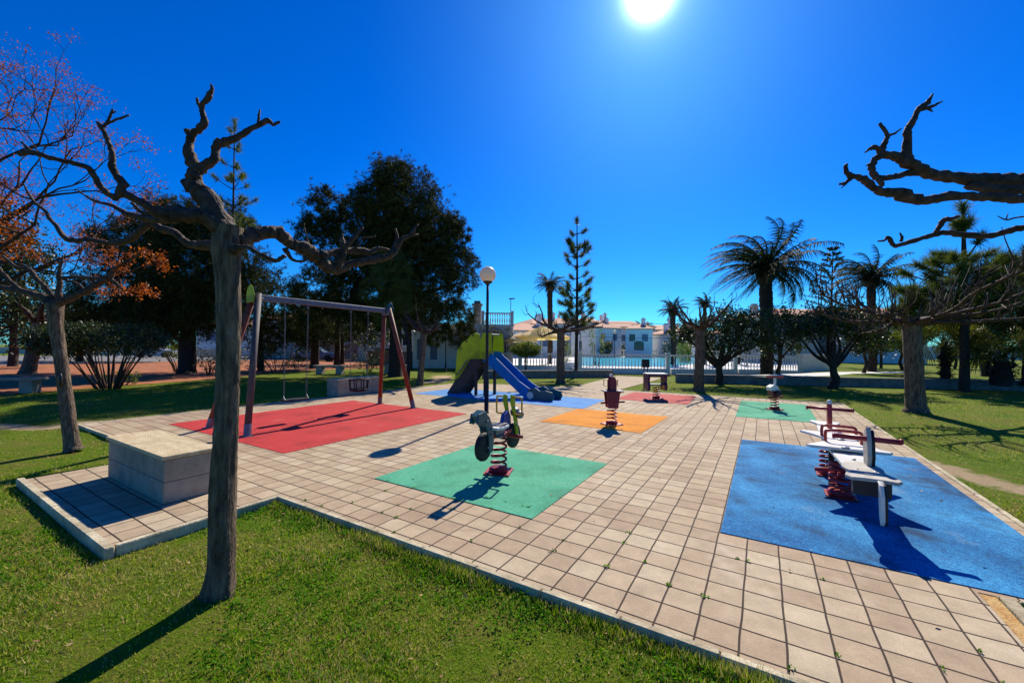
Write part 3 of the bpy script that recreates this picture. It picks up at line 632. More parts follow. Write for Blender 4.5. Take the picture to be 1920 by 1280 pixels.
m_clover = mat('clover', (0.03, 0.12, 0.004), (0.12, 0.3, 0.008), rough=0.75, spec=0.15, island=True, mixpos=(0.05, 0.95), transl=0.4)
tag(mb.build('clover', m_clover), 'bright clover and weeds along the kerb and in tile joints', 'weeds', kind='stuff')

mb = MB(); rg = np.random.default_rng(15); n = 1500
lx, ly = rg.uniform(-9, 4.5, n), rg.uniform(-3.6, 9, n)**1.0; on = inside(plaza_poly, lx, ly); keep = ~on | (rg.random(n) < .10); lx, ly, on = lx[keep], ly[keep], on[keep]
zz = np.where(on, 0.012, ground_z(lx, ly)+0.024); P = np.c_[lx, ly, zz]; a = rg.uniform(0, 6.28, len(P)); L_ = rg.uniform(.008, .018, len(P))
d1 = np.c_[np.cos(a), np.sin(a), rg.normal(size=len(P))*.25]*L_[:, None]; d2 = np.c_[-np.sin(a), np.cos(a), rg.normal(size=len(P))*.3]*L_[:, None]*.55
mb.add(np.stack([P-d1, P-d2, P+d1, P+d2], 1).reshape(-1, 3), np.arange(4*len(P)).reshape(-1, 4))
tag(mb.build('fallen_leaves', mat('dead_leaf', (0.16, 0.07, 0.02), (0.5, 0.33, 0.14), rough=.8, island=True, mixpos=(.05, .95))), 'small dead leaves scattered over lawn and tiles', 'leaf litter', kind='stuff')

# ------------------------------------------------------------------ trees: pollards
def limb(mb, pts, seg=9, sub=4, rough=0.12, rg=rng, knob=0.35):
    """pts: (px,py,depth,radius_px): a limb that really lies at that distance"""
    P = np.array([AT(p[0], p[1], p[2]) for p in pts]); r = np.array([p[3]/FP*p[2]/np.linalg.norm(ray(p[0], p[1])) for p in pts])
    Q = smooth_path(np.c_[P, r], sub); m = len(Q)
    Q[:, 3] = np.maximum(Q[:, 3]*(1+rg.uniform(-rough, rough, m)), 0.001)
    Q[1:-1, :3] += rg.normal(size=(m-2, 3))*Q[1:-1, 3:]*0.13
    tube(mb, Q[:, :3], Q[:, 3], seg=seg, rough=0.10, rng=rg)
    for i in range(2, m-1):
        if rg.random() < knob*0.35:
            d = unit(rg.normal(size=3)); sphere(mb, Q[i, :3]+d*Q[i, 3]*0.75, Q[i, 3]*rg.uniform(0.35, 0.6), 7, 5, rng=rg, rough=0.15)
    return Q
D0 = depth_of(G(408, 1095))
t = thing('pollarded_tree', 'bare pollarded tree with knobbly limbs standing nearest on the front lawn', 'tree', tuple(G(408, 1100)+np.array([0, 0, -0.06])))
mb = MB(); rg = np.random.default_rng(3)
tr = [(409, 1122, D0, 40), (410, 1100, D0, 37), (413, 1075, D0, 32), (415, 1040, D0, 29), (416, 980, D0, 28), (418, 900, D0, 27), (424, 800, D0, 24.5), (428, 700, D0, 23), (430, 600, D0, 23), (428, 520, D0, 25), (425, 460, D0, 30), (430, 425, D0, 27)]
P = np.array([AT(*p[:3]) for p in tr]); r = np.array([p[3]/FP*p[2]/np.linalg.norm(ray(p[0], p[1])) for p in tr]); Q = smooth_path(np.c_[P, r], 10)
n = len(Q); Q[:, 3] *= 1+rg.normal(size=n)*0.012
# fluted trunk: ridges that run up the stem
seg = 26; ang = np.linspace(0, 2*math.pi, seg, endpoint=False); V = []
for i in range(n):
    flare = 1+0.35*max(0, 1-i/8.0)*np.clip(np.sin(ang*3+0.6), 0, 1)**2
    rr = Q[i, 3]*(1+0.05*np.sin(ang*5+i*0.06)+0.035*np.sin(ang*9-i*0.09+1)+rg.normal(size=seg)*0.012)*flare
    V.append(Q[i, :3]+np.c_[np.cos(ang)*rr, np.sin(ang)*rr, np.zeros(seg)])
i = np.arange(n-1)[:, None]*seg; j = np.arange(seg)[None]; k = (j+1) % seg
mb.add(np.concatenate(V), np.stack([i+j, i+k, i+seg+k, i+seg+j], -1).reshape(-1, 4))
for i in (30, 44, 62, 75, 90): 
    a = rg.uniform(0, 6.28); sphere(mb, Q[i, :3]+np.array([math.cos(a), math.sin(a), 0])*Q[i, 3]*0.85, 0.014, 8, 6, rng=rg, rough=0.2)
mb.build('trunk', m_bark, t, smooth=True)
d = D0
near_limbs = [
 [(425, 450, d, 29), (410, 405, d, 25), (386, 372, d, 21), (368, 352, d, 23), (362, 335, d, 17), (368, 318, d, 15), (357, 292, d, 13), (356, 265, d, 10), (366, 247, d, 8), (383, 233, d, 9), (380, 212, d, 7), (378, 200, d, 6), (393, 181, d, 7), (397, 168, d, 4), (395, 158, d, 2)],
 [(362, 352, d, 20), (351, 345, d+.01, 13), (346, 338, d, 9)], [(360, 262, d, 8), (352, 247, d, 7), (349, 243, d, 4)], [(379, 205, d, 6), (371, 192, d, 4), (370, 184, d, 2.5)], [(393, 178, d, 4), (399, 168, d-.01, 3), (398, 160, d, 1)],
 [(370, 322, d, 13), (384, 310, d+.03, 11), (402, 298, d+.05, 10), (404, 282, d+.06, 9), (411, 268, d+.07, 10), (437, 262, d+.1, 8), (462, 247, d+.12, 7), (484, 236, d+.14, 6), (503, 226, d+.16, 6), (512, 234, d+.17, 4), (525, 228, d+.19, 2.5)],
 [(484, 234, d+.14, 4), (485, 222, d+.14, 3), (487, 206, d+.14, 2)],
 [(430, 440, d, 26), (400, 415, d-.05, 18), (370, 404, d-.1, 15), (335, 404, d-.15, 17), (300, 402, d-.2, 14), (279, 387, d-.24, 10), (253, 374, d-.28, 9), (232, 362, d-.3, 10), (215, 372, d-.3, 9)],
 [(222, 366, d-.3, 9), (231, 345, d-.3, 10), (219, 330, d-.3, 9), (211, 312, d-.3, 9), (211, 290, d-.3, 7), (204, 268, d-.3, 6), (197, 252, d-.3, 6), (188, 236, d-.3, 6), (184, 230, d-.3, 5)],
 [(192, 238, d-.3, 5), (201, 230, d-.3, 4), (206, 218, d-.3, 3.5), (212, 205, d-.3, 2.5)], [(200, 232, d-.3, 4), (220, 224, d-.31, 3), (242, 216, d-.32, 2.5)], [(207, 214, d-.3, 2.5), (218, 209, d-.3, 1.5)],
 [(222, 372, d-.3, 9), (202, 363, d-.33, 8), (186, 345, d-.35, 7.5), (174, 325, d-.37, 7.5), (160, 312, d-.4, 7.5), (130, 304, d-.43, 6.5), (100, 297, d-.46, 6.5), (72, 289, d-.48, 8), (50, 286, d-.5, 7), (36, 290, d-.5, 6)],
 [(62, 286, d-.48, 7), (50, 276, d-.49, 4), (40, 266, d-.5, 3)],
 [(340, 406, d-.1, 12), (300, 412, d-.05, 9), (269, 409, d, 8), (238, 401, d, 7), (222, 392, d, 5.5), (203, 383, d, 4.5), (180, 378, d, 3.5), (160, 367, d, 2.5), (147, 358, d, 2)],
 [(425, 462, d, 20), (398, 460, d+.05, 12), (362, 460, d+.1, 9), (345, 452, d+.12, 8), (330, 438, d+.15, 9), (300, 428, d+.18, 9), (285, 418, d+.2, 10), (268, 428, d+.2, 9), (250, 445, d+.2, 8), (225, 455, d+.2, 8), (198, 456, d+.2, 7), (172, 450, d+.2, 6), (145, 451, d+.2, 6.5), (124, 448, d+.2, 7), (110, 430, d+.2, 5.5), (96, 412, d+.2, 5), (85, 396, d+.2, 4.5), (66, 380, d+.2, 4), (52, 360, d+.2, 3), (44, 345, d+.2, 2)],
 [(360, 405, d-.08, 12), (330, 392, d-.06, 10), (305, 396, d-.04, 9), (285, 402, d, 8), (262, 395, d, 5), (247, 380, d, 4)],
 [(400, 410, d, 12), (378, 396, d+.03, 8), (362, 392, d+.05, 7), (352, 402, d+.06, 6)],
 [(428, 455, d, 26), (455, 450, d+.06, 17), (480, 441, d+.14, 15), (505, 436, d+.2, 14), (524, 438, d+.26, 15), (538, 452, d+.3, 13), (556, 462, d+.35, 13), (577, 468, d+.4, 13), (592, 480, d+.45, 12), (605, 493, d+.5, 12), (620, 503, d+.55, 11), (638, 505, d+.6, 9), (657, 495, d+.66, 8), (695, 487, d+.74, 8), (715, 484, d+.8, 7), (732, 479, d+.85, 7), (744, 462, d+.88, 7), (755, 448, d+.9, 5), (769, 441, d+.93, 4), (776, 430, d+.95, 3), (784, 421, d+.97, 1.5)],
 [(632, 504, d+.58, 9), (640, 486, d+.58, 7), (643, 465, d+.58, 6.5), (641, 448, d+.58, 4), (642, 438, d+.58, 2)],
 [(643, 470, d+.58, 6), (658, 452, d+.6, 4.5), (670, 438, d+.62, 4), (680, 425, d+.64, 2.5)],
 [(600, 478, d+.45, 9), (625, 474, d+.55, 7), (655, 470, d+.66, 7), (690, 472, d+.76, 6), (712, 466, d+.82, 4), (730, 470, d+.85, 3)],
 [(746, 462, d+.88, 4), (745, 445, d+.88, 3), (741, 428, d+.88, 2)], [(768, 441, d+.93, 3), (785, 440, d+.95, 1.5)],
 [(610, 502, d+.5, 4), (598, 486, d+.48, 2.5), (584, 467, d+.47, 2), (576, 448, d+.47, 1.7), (571, 430, d+.47, 1.4), (570, 418, d+.47, 1)],
 [(617, 500, d+.52, 3), (600, 480, d+.5, 2), (585, 468, d+.5, 1.5)], [(625, 474, d+.55, 3), (605, 474, d+.5, 2), (590, 466, d+.5, 1.5)],
 [(655, 470, d+.66, 3), (670, 462, d+.66, 2.2), (680, 446, d+.68, 1.6), (700, 445, d+.7, 1.8), (703, 440, d+.7, 1.2)],
 [(440, 470, d-.04, 12), (455, 464, d-.1, 6), (468, 464, d-.14, 5), (482, 474, d-.16, 5), (498, 481, d-.18, 4.5), (516, 489, d-.2, 4.5), (526, 484, d-.2, 5), (535, 479, d-.2, 4)],
 [(535, 466, d+.25, 6), (545, 484, d+.3, 3.5), (560, 490, d+.35, 3), (580, 486, d+.4, 2.5)],
]
mb = MB()
for L_ in near_limbs: limb(mb, L_, seg=9, rg=rg)
mb.build('limbs', m_limb, t, smooth=True)

# limbs of a tree that stands just outside the frame on the right
d = 3.25
t = thing('pollarded_tree', 'bare pollarded tree reaching thick limbs in from the right edge', 'tree', tuple(G(2110, 1010)))
mb = MB(); b0 = G(2110, 1010)
tp_ = AT(2100, 420, 3.25); tube(mb, [b0+np.array([0, 0, -.1]), b0+np.array([0, 0, .05]), b0+np.array([0.01, 0, .6]), (b0+tp_)/2+np.array([0.03, 0, .2]), tp_], [.24, .19, .14, .13, .14], 18, sub=6, rough=0.05, rng=rg)
mb.build('trunk', m_bark, t, smooth=True)
R_ = [
 [(2100, 400, d, 34), (2040, 372, d, 26), (1980, 352, d, 22), (1930, 345, d, 21), (1890, 340, d, 22), (1850, 336, d, 19), (1815, 335, d, 17), (1770, 331, d, 15), (1735, 322, d, 15), (1712, 312, d, 16), (1698, 300, d, 16), (1701, 275, d, 10), (1700, 250, d, 10), (1712, 228, d, 7.5), (1722, 205, d, 7), (1738, 193, d, 7), (1749, 176, d, 2)],
 [(1730, 204, d, 7), (1748, 200, d, 4.5), (1767, 190, d, 2)], [(1740, 203, d, 4), (1749, 210, d, 1.5)],
 [(1705, 308, d, 14), (1688, 297, d, 12), (1668, 291, d, 9), (1652, 288, d, 9), (1655, 275, d, 7), (1662, 262, d, 6), (1663, 252, d, 5), (1655, 240, d, 4.5), (1649, 231, d, 4)],
 [(1663, 255, d, 4), (1678, 250, d, 3), (1690, 241, d, 1.5)], [(1652, 286, d, 7), (1640, 276, d, 6), (1630, 280, d, 4), (1622, 286, d, 2)],
 [(1655, 291, d, 9), (1640, 300, d, 7), (1635, 315, d, 8), (1640, 330, d, 8), (1655, 334, d, 7), (1680, 331, d, 8), (1710, 324, d, 9), (1735, 325, d, 10)],
 [(1640, 328, d, 6), (1650, 340, d-.02, 6), (1655, 350, d-.03, 5)], [(1637, 308, d, 5), (1628, 309, d, 3), (1623, 311, d, 1)],
 [(2100, 410, d, 30), (2000, 380, d-.1, 20), (1940, 375, d-.15, 14), (1900, 372, d-.15, 13), (1865, 371, d-.15, 13), (1830, 368, d-.15, 12), (1790, 368, d-.15, 12), (1750, 373, d-.15, 13), (1725, 376, d-.15, 12), (1697, 366, d-.15, 17), (1680, 362, d-.15, 13), (1655, 360, d-.15, 10), (1640, 353, d-.15, 9), (1626, 342, d-.15, 9), (1612, 332, d-.15, 7), (1600, 331, d-.15, 6), (1590, 328, d-.15, 6), (1586, 316, d-.15, 5), (1585, 308, d-.15, 4)],
 [(1595, 334, d-.15, 5), (1585, 343, d-.15, 3.5), (1574, 345, d-.15, 3)], [(1587, 344, d-.15, 2.5), (1577, 353, d-.15, 1)],
 [(2100, 425, d, 20), (2010, 418, d+.2, 13), (1960, 422, d+.3, 10), (1920, 427, d+.3, 9), (1890, 433, d+.3, 9), (1860, 441, d+.3, 8), (1815, 441, d+.3, 8), (1775, 436, d+.3, 7.5), (1745, 442, d+.3, 7), (1715, 451, d+.3, 6), (1680, 461, d+.3, 5.5), (1670, 452, d+.3, 5), (1665, 444, d+.3, 4), (1658, 451, d+.3, 3), (1646, 452, d+.3, 2)],
 [(1690, 453, d+.3, 4), (1691, 444, d+.3, 3), (1687, 436, d+.3, 1.5)], [(1752, 438, d+.3, 6), (1762, 425, d+.3, 5.5), (1770, 413, d+.3, 7), (1782, 411, d+.3, 5), (1797, 406, d+.3, 4)],
 [(2080, 405, d, 8), (1990, 396, d+.1, 4), (1930, 405, d+.1, 2.6), (1905, 408, d+.1, 2.4), (1887, 412, d+.1, 2.6), (1870, 405, d+.1, 1.2)], [(1887, 410, d+.1, 2), (1890, 400, d+.1, 1)],
 [(1815, 345, d, 12), (1840, 352, d-.05, 14), (1875, 356, d-.08, 12), (1930, 358, d-.1, 14), (2000, 372, d, 16)],
]
mb = MB()
for L_ in R_: limb(mb, L_, seg=10, rg=rg)
mb.build('limbs', m_limb, t, smooth=True)

def pollard(base, h, r, label, spread=1.6, nl=6, seed=0, lean=(0, 0), up=0.25, twig=6, thin=0.35, bend=None, mtrunk=None, twl=0.35):
    """a pollarded plane tree: straight trunk, level limbs with swollen ends and whippy twigs"""
    rg = np.random.default_rng(seed); base = np.array(base, float)
    t = thing('pollarded_tree', label, 'tree', base); top = base+np.array([lean[0], lean[1], h])
    mb = MB(); mid = (base+top)/2+(np.array(bend) if bend is not None else 0)
    tube(mb, [base+np.array([0, 0, -.08]), base+np.array([0, 0, .06]), base*.8+mid*.2, mid, top*.85+mid*.15, top+np.array([0, 0, .06])], [r*1.5, r*1.25, r*1.05, r*.95, r*.95, r*1.15], 16, sub=6, rough=0.05, rng=rg)
    mb.build('trunk', mtrunk or m_bark, t, smooth=True)
    mb = MB()
    for i in range(nl):
        a = 2*math.pi*(i+rg.uniform(-.25, .25))/nl; L = spread*rg.uniform(.7, 1.15); p = top+np.array([0, 0, -.08]); pts = [p]; rr = [r*.62]
        dirv = np.array([math.cos(a), math.sin(a), rg.uniform(0.0, 0.3)])
        for s in range(5):
            dirv = unit(dirv+rg.normal(size=3)*.18+np.array([0, 0, up*.35])); p = p+dirv*L/5; pts.append(p); rr.append(r*(.5-.075*s)*thin/.35*rg.uniform(.85, 1.25))
        tube(mb, pts, rr, 8, sub=4, rough=.14, rng=rg)
        for s in (2, 3, 4, 5):
            sphere(mb, pts[s], rr[s]*1.25, 8, 6, rng=rg, rough=.2)
        for k in range(twig):
            q = pts[rg.integers(1, 6)]; dd = unit(np.array([math.cos(a), math.sin(a), .7])+rg.normal(size=3)*.6); L2 = twl*rg.uniform(.5, 1.4)
            tw = [q, q+dd*L2*.4+rg.normal(size=3)*.02, q+unit(dd+np.array([0, 0, .6]))*L2*.75, q+unit(dd+np.array([0, 0, 1.1])+rg.normal(size=3)*.3)*L2]
            tube(mb, tw, [r*.1, r*.07, r*.05, r*.025], 5)
    mb.build('limbs', m_limb, t, smooth=True)
    return t
bl = G(135, 838)
DL = depth_of(bl)
t = thing('pollarded_tree', 'leaning pollarded tree with a dark hollow in its pale trunk, left lawn', 'tree', tuple(bl))
mb = MB()
tube(mb, [AT(138, 845, DL), AT(135, 832, DL), AT(128, 780, DL), AT(120, 720, DL), AT(112, 660, DL), AT(105, 610, DL), AT(103, 568, DL)], np.array([22, 16, 14.5, 13.5, 13, 14, 17])/FP*DL*.74, 20, sub=7, rough=0.05, rng=rg)
mb.build('trunk', m_bark, t, smooth=True)
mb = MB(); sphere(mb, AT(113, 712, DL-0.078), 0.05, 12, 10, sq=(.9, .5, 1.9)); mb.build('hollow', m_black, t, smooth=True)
mb = MB(); e = DL
for L_ in [
 [(104, 572, e, 15), (85, 560, e, 12), (50, 548, e, 9), (10, 540, e, 8), (-30, 535, e, 8), (-80, 520, e, 6)],
 [(104, 568, e, 14), (140, 555, e, 9), (165, 545, e, 9), (185, 530, e, 9), (205, 520, e, 8), (215, 505, e, 5), (240, 490, e, 3.5), (258, 478, e, 3), (270, 470, e, 2)],
 [(110, 560, e, 9), (112, 535, e, 6), (110, 512, e, 5), (116, 492, e, 3), (118, 478, e, 2)],
 [(100, 560, e, 8), (88, 540, e, 6), (70, 524, e, 6), (55, 505, e, 5), (30, 500, e, 4), (5, 480, e, 4)],
 [(112, 522, e, 5), (130, 520, e, 4), (155, 520, e, 4), (180, 522, e, 4), (205, 518, e, 3)], [(205, 520, e, 5), (225, 538, e, 3), (235, 545, e, 2)],
 [(160, 548, e, 5), (145, 532, e, 3.5), (120, 524, e, 3)], [(175, 535, e, 4), (176, 518, e, 3), (177, 512, e, 2)],
 [(40, 546, e, 6), (20, 528, e, 5), (5, 512, e, 5), (-5, 500, e, 5), (-30, 470, e, 4)], [(215, 508, e, 4), (240, 512, e, 2.5), (262, 500, e, 1.8), (285, 498, e, 1)]]:
    limb(mb, L_, seg=8, rg=rg)
mb.build('limbs', m_limb, t, smooth=True)
mb = MB(); pts = []
for (px, py, s) in [(215, 468, 10), (200, 478, 12), (245, 478, 10), (232, 500, 14), (222, 505, 10), (285, 482, 14), (300, 490, 12), (308, 505, 9), (305, 500, 8), (225, 545, 10), (262, 548, 12), (275, 545, 10), (292, 552, 8), (268, 538, 9), (215, 538, 8), (190, 545, 8), (300, 478, 7), (270, 470, 8), (240, 545, 7)]:
    c = AT(px, py, e); pts.append(c+rg.normal(size=(int(s*5.5), 3))*s/FP*e*.55)
leaves(mb, np.concatenate(pts), 0.038, rg, 1.6); mb.build('dry_leaves', m_rust, t)

pollard(G(1718, 772), 2.25, 0.19, 'thick pollarded trunk with whippy twigs on the right lawn', 2.5, 10, 21, twig=18, up=.2, thin=.17, lean=(-.08, .0), twl=.8)
pollard(G(1310, 733), 2.25, 0.165, 'pollarded trunk behind the table shaped rider at the paving edge', 1.5, 8, 22, up=.35, twig=10, thin=.2, lean=(0.05, 0), twl=.45)
pollard(G(1051, 718), 2.25, 0.17, 'pollarded tree in front of the tan parasols near the path', 1.75, 8, 23, up=.3, twig=9, thin=.22, twl=.4)
pollard(G(787, 722), 2.1, 0.12, 'slim pollarded tree between the swings and the slide', 1.0, 7, 24, up=.6, twig=8, lean=(.12, .1), twl=.5)
pollard(G(52, 700), 2.6, 0.26, 'thick reddish trunk on the red earth at far left', 1.5, 5, 25, twig=2, lean=(0.5, .3))

# ------------------------------------------------------------------ trees with crowns
def crown_tree(name, label, cat, base, trunk_h, r, blobs, n, leaf, m, seed, kind='leaf', mtrunk=None, limbs=0, per=18, clump=.2, needles=9, nlen=.22, nw=.014, shell=.55, trunk_path=None, group=None, aspect=1.7):
    rg = np.random.default_rng(seed); base = np.array(base, float); t = thing(name, label, cat, base, 0, group)
    blobs = [(np.array(c, float), rr) for c, rr in blobs]
    cen = np.mean([b[0] for b in blobs], 0); mb = MB(); top = base+np.array([0, 0, trunk_h])
    path = trunk_path or [base+np.array([0, 0, -.1]), base+np.array([0, 0, .08]), base+np.array([rg.normal()*.05, rg.normal()*.05, trunk_h*.5]), top, top*.4+cen*.6]
    tube(mb, path, np.interp(np.linspace(0, 1, len(path)), [0, .15, 1], [r*1.35, r*1.05, r*.55]), 12, sub=5, rough=.07, rng=rg)
    order = rg.permutation(len(blobs))
    for b in range(max(limbs, 0)):
        c, rr = blobs[order[b % len(blobs)]]; q = c+unit(rg.normal(size=3))*np.array(rr)*.55; s = top+np.array([0, 0, rg.uniform(-.15, .3)*trunk_h])
        tube(mb, [s, s*.55+q*.45+rg.normal(size=3)*.08+np.array([0, 0, -.12]), q], [r*.5, r*.33, r*.12], 7, sub=4, rough=.1, rng=rg)
    mb.build('trunk', mtrunk or m_darkbark, t, smooth=True)
    mb = MB(); P = blob_points(blobs, n, rg, shell, clump, per)
    if kind == 'leaf': leaves(mb, P, leaf, rg, aspect)
    else: tufts(mb, P, needles, nlen, nw, rg, .5)
    mb.build('crown', m, t); return t
def B(px, py, dpt, rx, ry=None, rz=None):        # crown lump seen round (px,py) at that distance, radii in metres
    return (AT(px, py, dpt), (rx, ry or rx, rz or rx))
k = 20.3/FP                                       # metres per pixel at the big pine
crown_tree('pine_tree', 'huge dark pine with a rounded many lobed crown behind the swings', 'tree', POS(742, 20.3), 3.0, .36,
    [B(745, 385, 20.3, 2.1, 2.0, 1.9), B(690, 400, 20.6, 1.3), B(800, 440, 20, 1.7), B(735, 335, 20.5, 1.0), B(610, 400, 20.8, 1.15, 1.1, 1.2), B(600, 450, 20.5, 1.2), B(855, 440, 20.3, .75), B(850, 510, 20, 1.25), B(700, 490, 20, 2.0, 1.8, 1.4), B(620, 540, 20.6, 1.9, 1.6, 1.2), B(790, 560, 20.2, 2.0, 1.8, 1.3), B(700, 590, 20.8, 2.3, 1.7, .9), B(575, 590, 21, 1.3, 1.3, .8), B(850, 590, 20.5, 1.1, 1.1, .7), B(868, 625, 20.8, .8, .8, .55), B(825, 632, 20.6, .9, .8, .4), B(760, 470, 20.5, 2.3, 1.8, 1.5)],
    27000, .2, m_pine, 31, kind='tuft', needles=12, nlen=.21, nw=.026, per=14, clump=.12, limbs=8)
crown_tree('pine_tree', 'smaller sunlit pine with pale tufts in front of the huge pine', 'tree', POS(765, 18.2), 1.8, .1,
    [B(735, 520, 18.2, .8, .7, .8), B(760, 560, 18.2, .6), B(700, 545, 18.2, .5), B(725, 585, 18.2, .8, .6, .5), B(735, 490, 18.2, .5)], 900, .2, m_pine2, 32, kind='tuft', needles=22, nlen=.26, nw=.014, per=5, clump=.3, limbs=3)
crown_tree('pine_tree', 'broad dark pine with a black trunk behind the round topped shrub', 'tree', POS(352, 20.9), 3.0, .42,
    [B(330, 420, 21, 1.9, 1.8, 1.2), B(250, 470, 21, 2.0, 1.8, 1.5), B(400, 430, 21.5, 1.6), B(340, 510, 20.5, 2.6, 2.0, 1.8), B(230, 560, 21, 2.2, 2, 1.5), B(400, 560, 21, 2.2, 2, 1.5), B(310, 600, 20.5, 2.8, 2, 1.1), B(440, 500, 21.5, 1.5), B(180, 610, 21.5, 1.5, 1.4, 1)],
    20000, .2, m_pine, 33, kind='tuft', needles=12, nlen=.23, nw=.026, per=14, clump=.15, limbs=8)
crown_tree('pine_tree', 'loose dark pine with sky showing through behind the left swing post', 'tree', POS(490, 24), 2.6, .2,
    [B(480, 520, 24, 1.3), B(520, 560, 24, 1.5, 1.4, 1.2), B(460, 580, 24, 1.6, 1.5, 1.3), B(545, 610, 24, 1.5, 1.4, 1.1), B(470, 430, 24, .8), B(590, 620, 25, 1.5, 1.4, 1.1), B(500, 640, 24.5, 2, 1.2, .8)], 3600, .2, m_pine, 34, kind='tuft', needles=9, nlen=.24, nw=.034, per=12, clump=.2, limbs=5)
crown_tree('broadleaf_tree', 'dark spreading tree at the far left edge over the red earth', 'tree', POS(25, 26), 2.6, .25,
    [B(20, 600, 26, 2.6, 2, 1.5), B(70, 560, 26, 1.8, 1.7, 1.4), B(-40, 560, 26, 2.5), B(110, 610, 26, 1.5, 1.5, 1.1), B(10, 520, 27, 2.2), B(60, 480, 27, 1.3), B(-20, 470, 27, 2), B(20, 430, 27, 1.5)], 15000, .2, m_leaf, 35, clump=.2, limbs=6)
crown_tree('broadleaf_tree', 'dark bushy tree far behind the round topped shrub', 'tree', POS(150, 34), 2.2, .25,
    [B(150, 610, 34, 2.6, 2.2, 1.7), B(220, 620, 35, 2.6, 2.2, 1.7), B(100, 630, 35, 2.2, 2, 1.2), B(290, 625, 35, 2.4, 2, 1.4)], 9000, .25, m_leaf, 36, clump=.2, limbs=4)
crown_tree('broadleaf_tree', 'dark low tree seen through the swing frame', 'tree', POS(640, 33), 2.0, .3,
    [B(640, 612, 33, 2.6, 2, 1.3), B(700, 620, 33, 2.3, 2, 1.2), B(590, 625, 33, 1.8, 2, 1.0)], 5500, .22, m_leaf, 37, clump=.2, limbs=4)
for px, dp_, rr, lb in ((590, 27, .3, 'thick dark trunk behind the left swing chains'), (632, 28, .22, 'dark trunk behind the low stone block'), (768, 26, .2, 'dark trunk just right of the tall red swing post')):
    crown_tree('broadleaf_tree', lb, 'tree', POS(px, dp_), 3.1, rr, [B(px, 585, dp_, 1.8, 1.7, .9), B(px+30, 570, dp_, 1.4, 1.4, .8)], 1800, .2, m_leaf, 40+px, clump=.2, limbs=3)

# the broad oleander like shrub on several stems
def shrub(label, base, w, h, dpt, m, seed, n=5000, stems=14, leaf=.07, low=.42, name='shrub', rxy=None):
    rg = np.random.default_rng(seed); base = np.array(base, float); t = thing(name, label, 'shrub', base, 0)
    mb = MB()
    for i in range(stems):
        a = rg.uniform(0, 6.28); q = rg.uniform(.3, .95); e = base+RX*math.cos(a)*w*.42*q+np.array([-RX[1], RX[0], 0])*math.sin(a)*dpt*.4*q+np.array([0, 0, h*.62]); s = base+(e-base)*np.array([.25, .25, 0])
        s[2] = base[2]-.03
        tube(mb, [s, s*.6+e*.4+rg.normal(size=3)*.03+np.array([0, 0, .05]), e], [.028, .022, .012], 6, sub=3)
    mb.build('stems', m_limb, t, smooth=True)
    mb = MB(); blobs = []
    for i in range(max(5, int(w/dpt*4))):
        blobs.append((base+RX*rg.uniform(-.5, .5)*w*.8+np.array([-RX[1], RX[0], 0])*rg.uniform(-.25, .25)*dpt+np.array([0, 0, h*(low+1)/2+rg.uniform(-.04, .04)*h]), (w*.2, dpt*.36, h*(1-low)*.46)))
    P = blob_points(blobs, n, rg, .7, .12, 14); P = P[P[:, 2] > base[2]+h*low*.6]; P[:, 2] = np.minimum(P[:, 2], base[2]+h*1.0+rg.normal(size=len(P))*.03*h)
    leaves(mb, P, leaf, rg, 2.4); mb.build('foliage', m, t); return t
shrub('broad round topped dark shrub on many bare stems at left', G(205, 728), 3.6, 2.15, 2.6, m_leaf, 51, n=17000, stems=26, leaf=.085, low=.5)
shrub('small yellow green shrub beside the black pine trunk', G(335, 697), 2.1, 1.6, 1.6, m_leaf2, 52, n=2200, stems=16, leaf=.07, low=.45)
shrub('small pale bush behind the near trunk on the red earth', G(392, 702), 1.2, 1.0, 1.0, m_leaf3, 53, n=1200, stems=6, low=.1)
shrub('low green bush at the foot of the round topped shrub', G(232, 722), .9, .55, .8, m_leaf2, 54, n=900, stems=5, low=.05, leaf=.06)
shrub('dark low hedge behind the swing frame', POS(520, 22.5), 3.4, 1.35, 1.2, m_leaf, 55, n=3500, stems=6, low=.03)
shrub('dark low bush behind the right swing chain', POS(690, 24), 2.3, 1.1, 1.2, m_leaf, 56, n=2200, stems=5, low=.03)
shrub('clipped hedge on the red earth left of the swings', POS(415, 29), 6.0, 1.35, 1.2, m_leaf, 57, n=5000, stems=6, low=.03)
shrub('dark bush against the house wall left of the slide', POS(885, 24.5), 1.0, 1.9, 1.0, m_leaf, 58, n=1500, stems=5, low=.05)
shrub('pale flowering shrub above the lime slide panel', POS(945, 27.3), 1.9, 3.0, 1.4, m_leaf3, 59, n=4500, stems=8, low=.2, leaf=.09)
shrub('pale leafy shrub right of the pine at the house corner', POS(885, 27.3), 2.8, 3.3, 1.4, m_leaf3, 60, n=4500, stems=8, low=.4, leaf=.09)
shrub('yellow green shrub behind the path gate', POS(1118, 28.5), 1.0, 2.9, .9, m_leaf2, 61, n=1500, stems=5, low=.35)
shrub('bright green shrub between two trunks beside the gate', POS(1062, 27.6), .9, 2.1, .8, m_leaf2, 62, n=1100, stems=5, low=.15)

# topiary ball on a stem
tb = POS(986, 24.6); t = thing('topiary_bush', 'clipped flat green topiary ball on a thin stem before the parasols', 'shrub', tb)
mb = MB(); tube(mb, [tb, tb+np.array([.02, 0, .5]), tb+np.array([0, 0, 1.2])], [.07, .05, .06], 8, sub=3); mb.build('stem', m_darkbark, t)
mb = MB(); rg = np.random.default_rng(6); P = blob_points([(tb+np.array([0, 0, 1.36]), (.92, .85, .44)), (tb+np.array([0, 0, 1.34]), (.7, .6, .3))], 11000, rg, .85, .07, 12); leaves(mb, P, .06, rg, 1.5)
mb.build('foliage', m_leaf2, t)

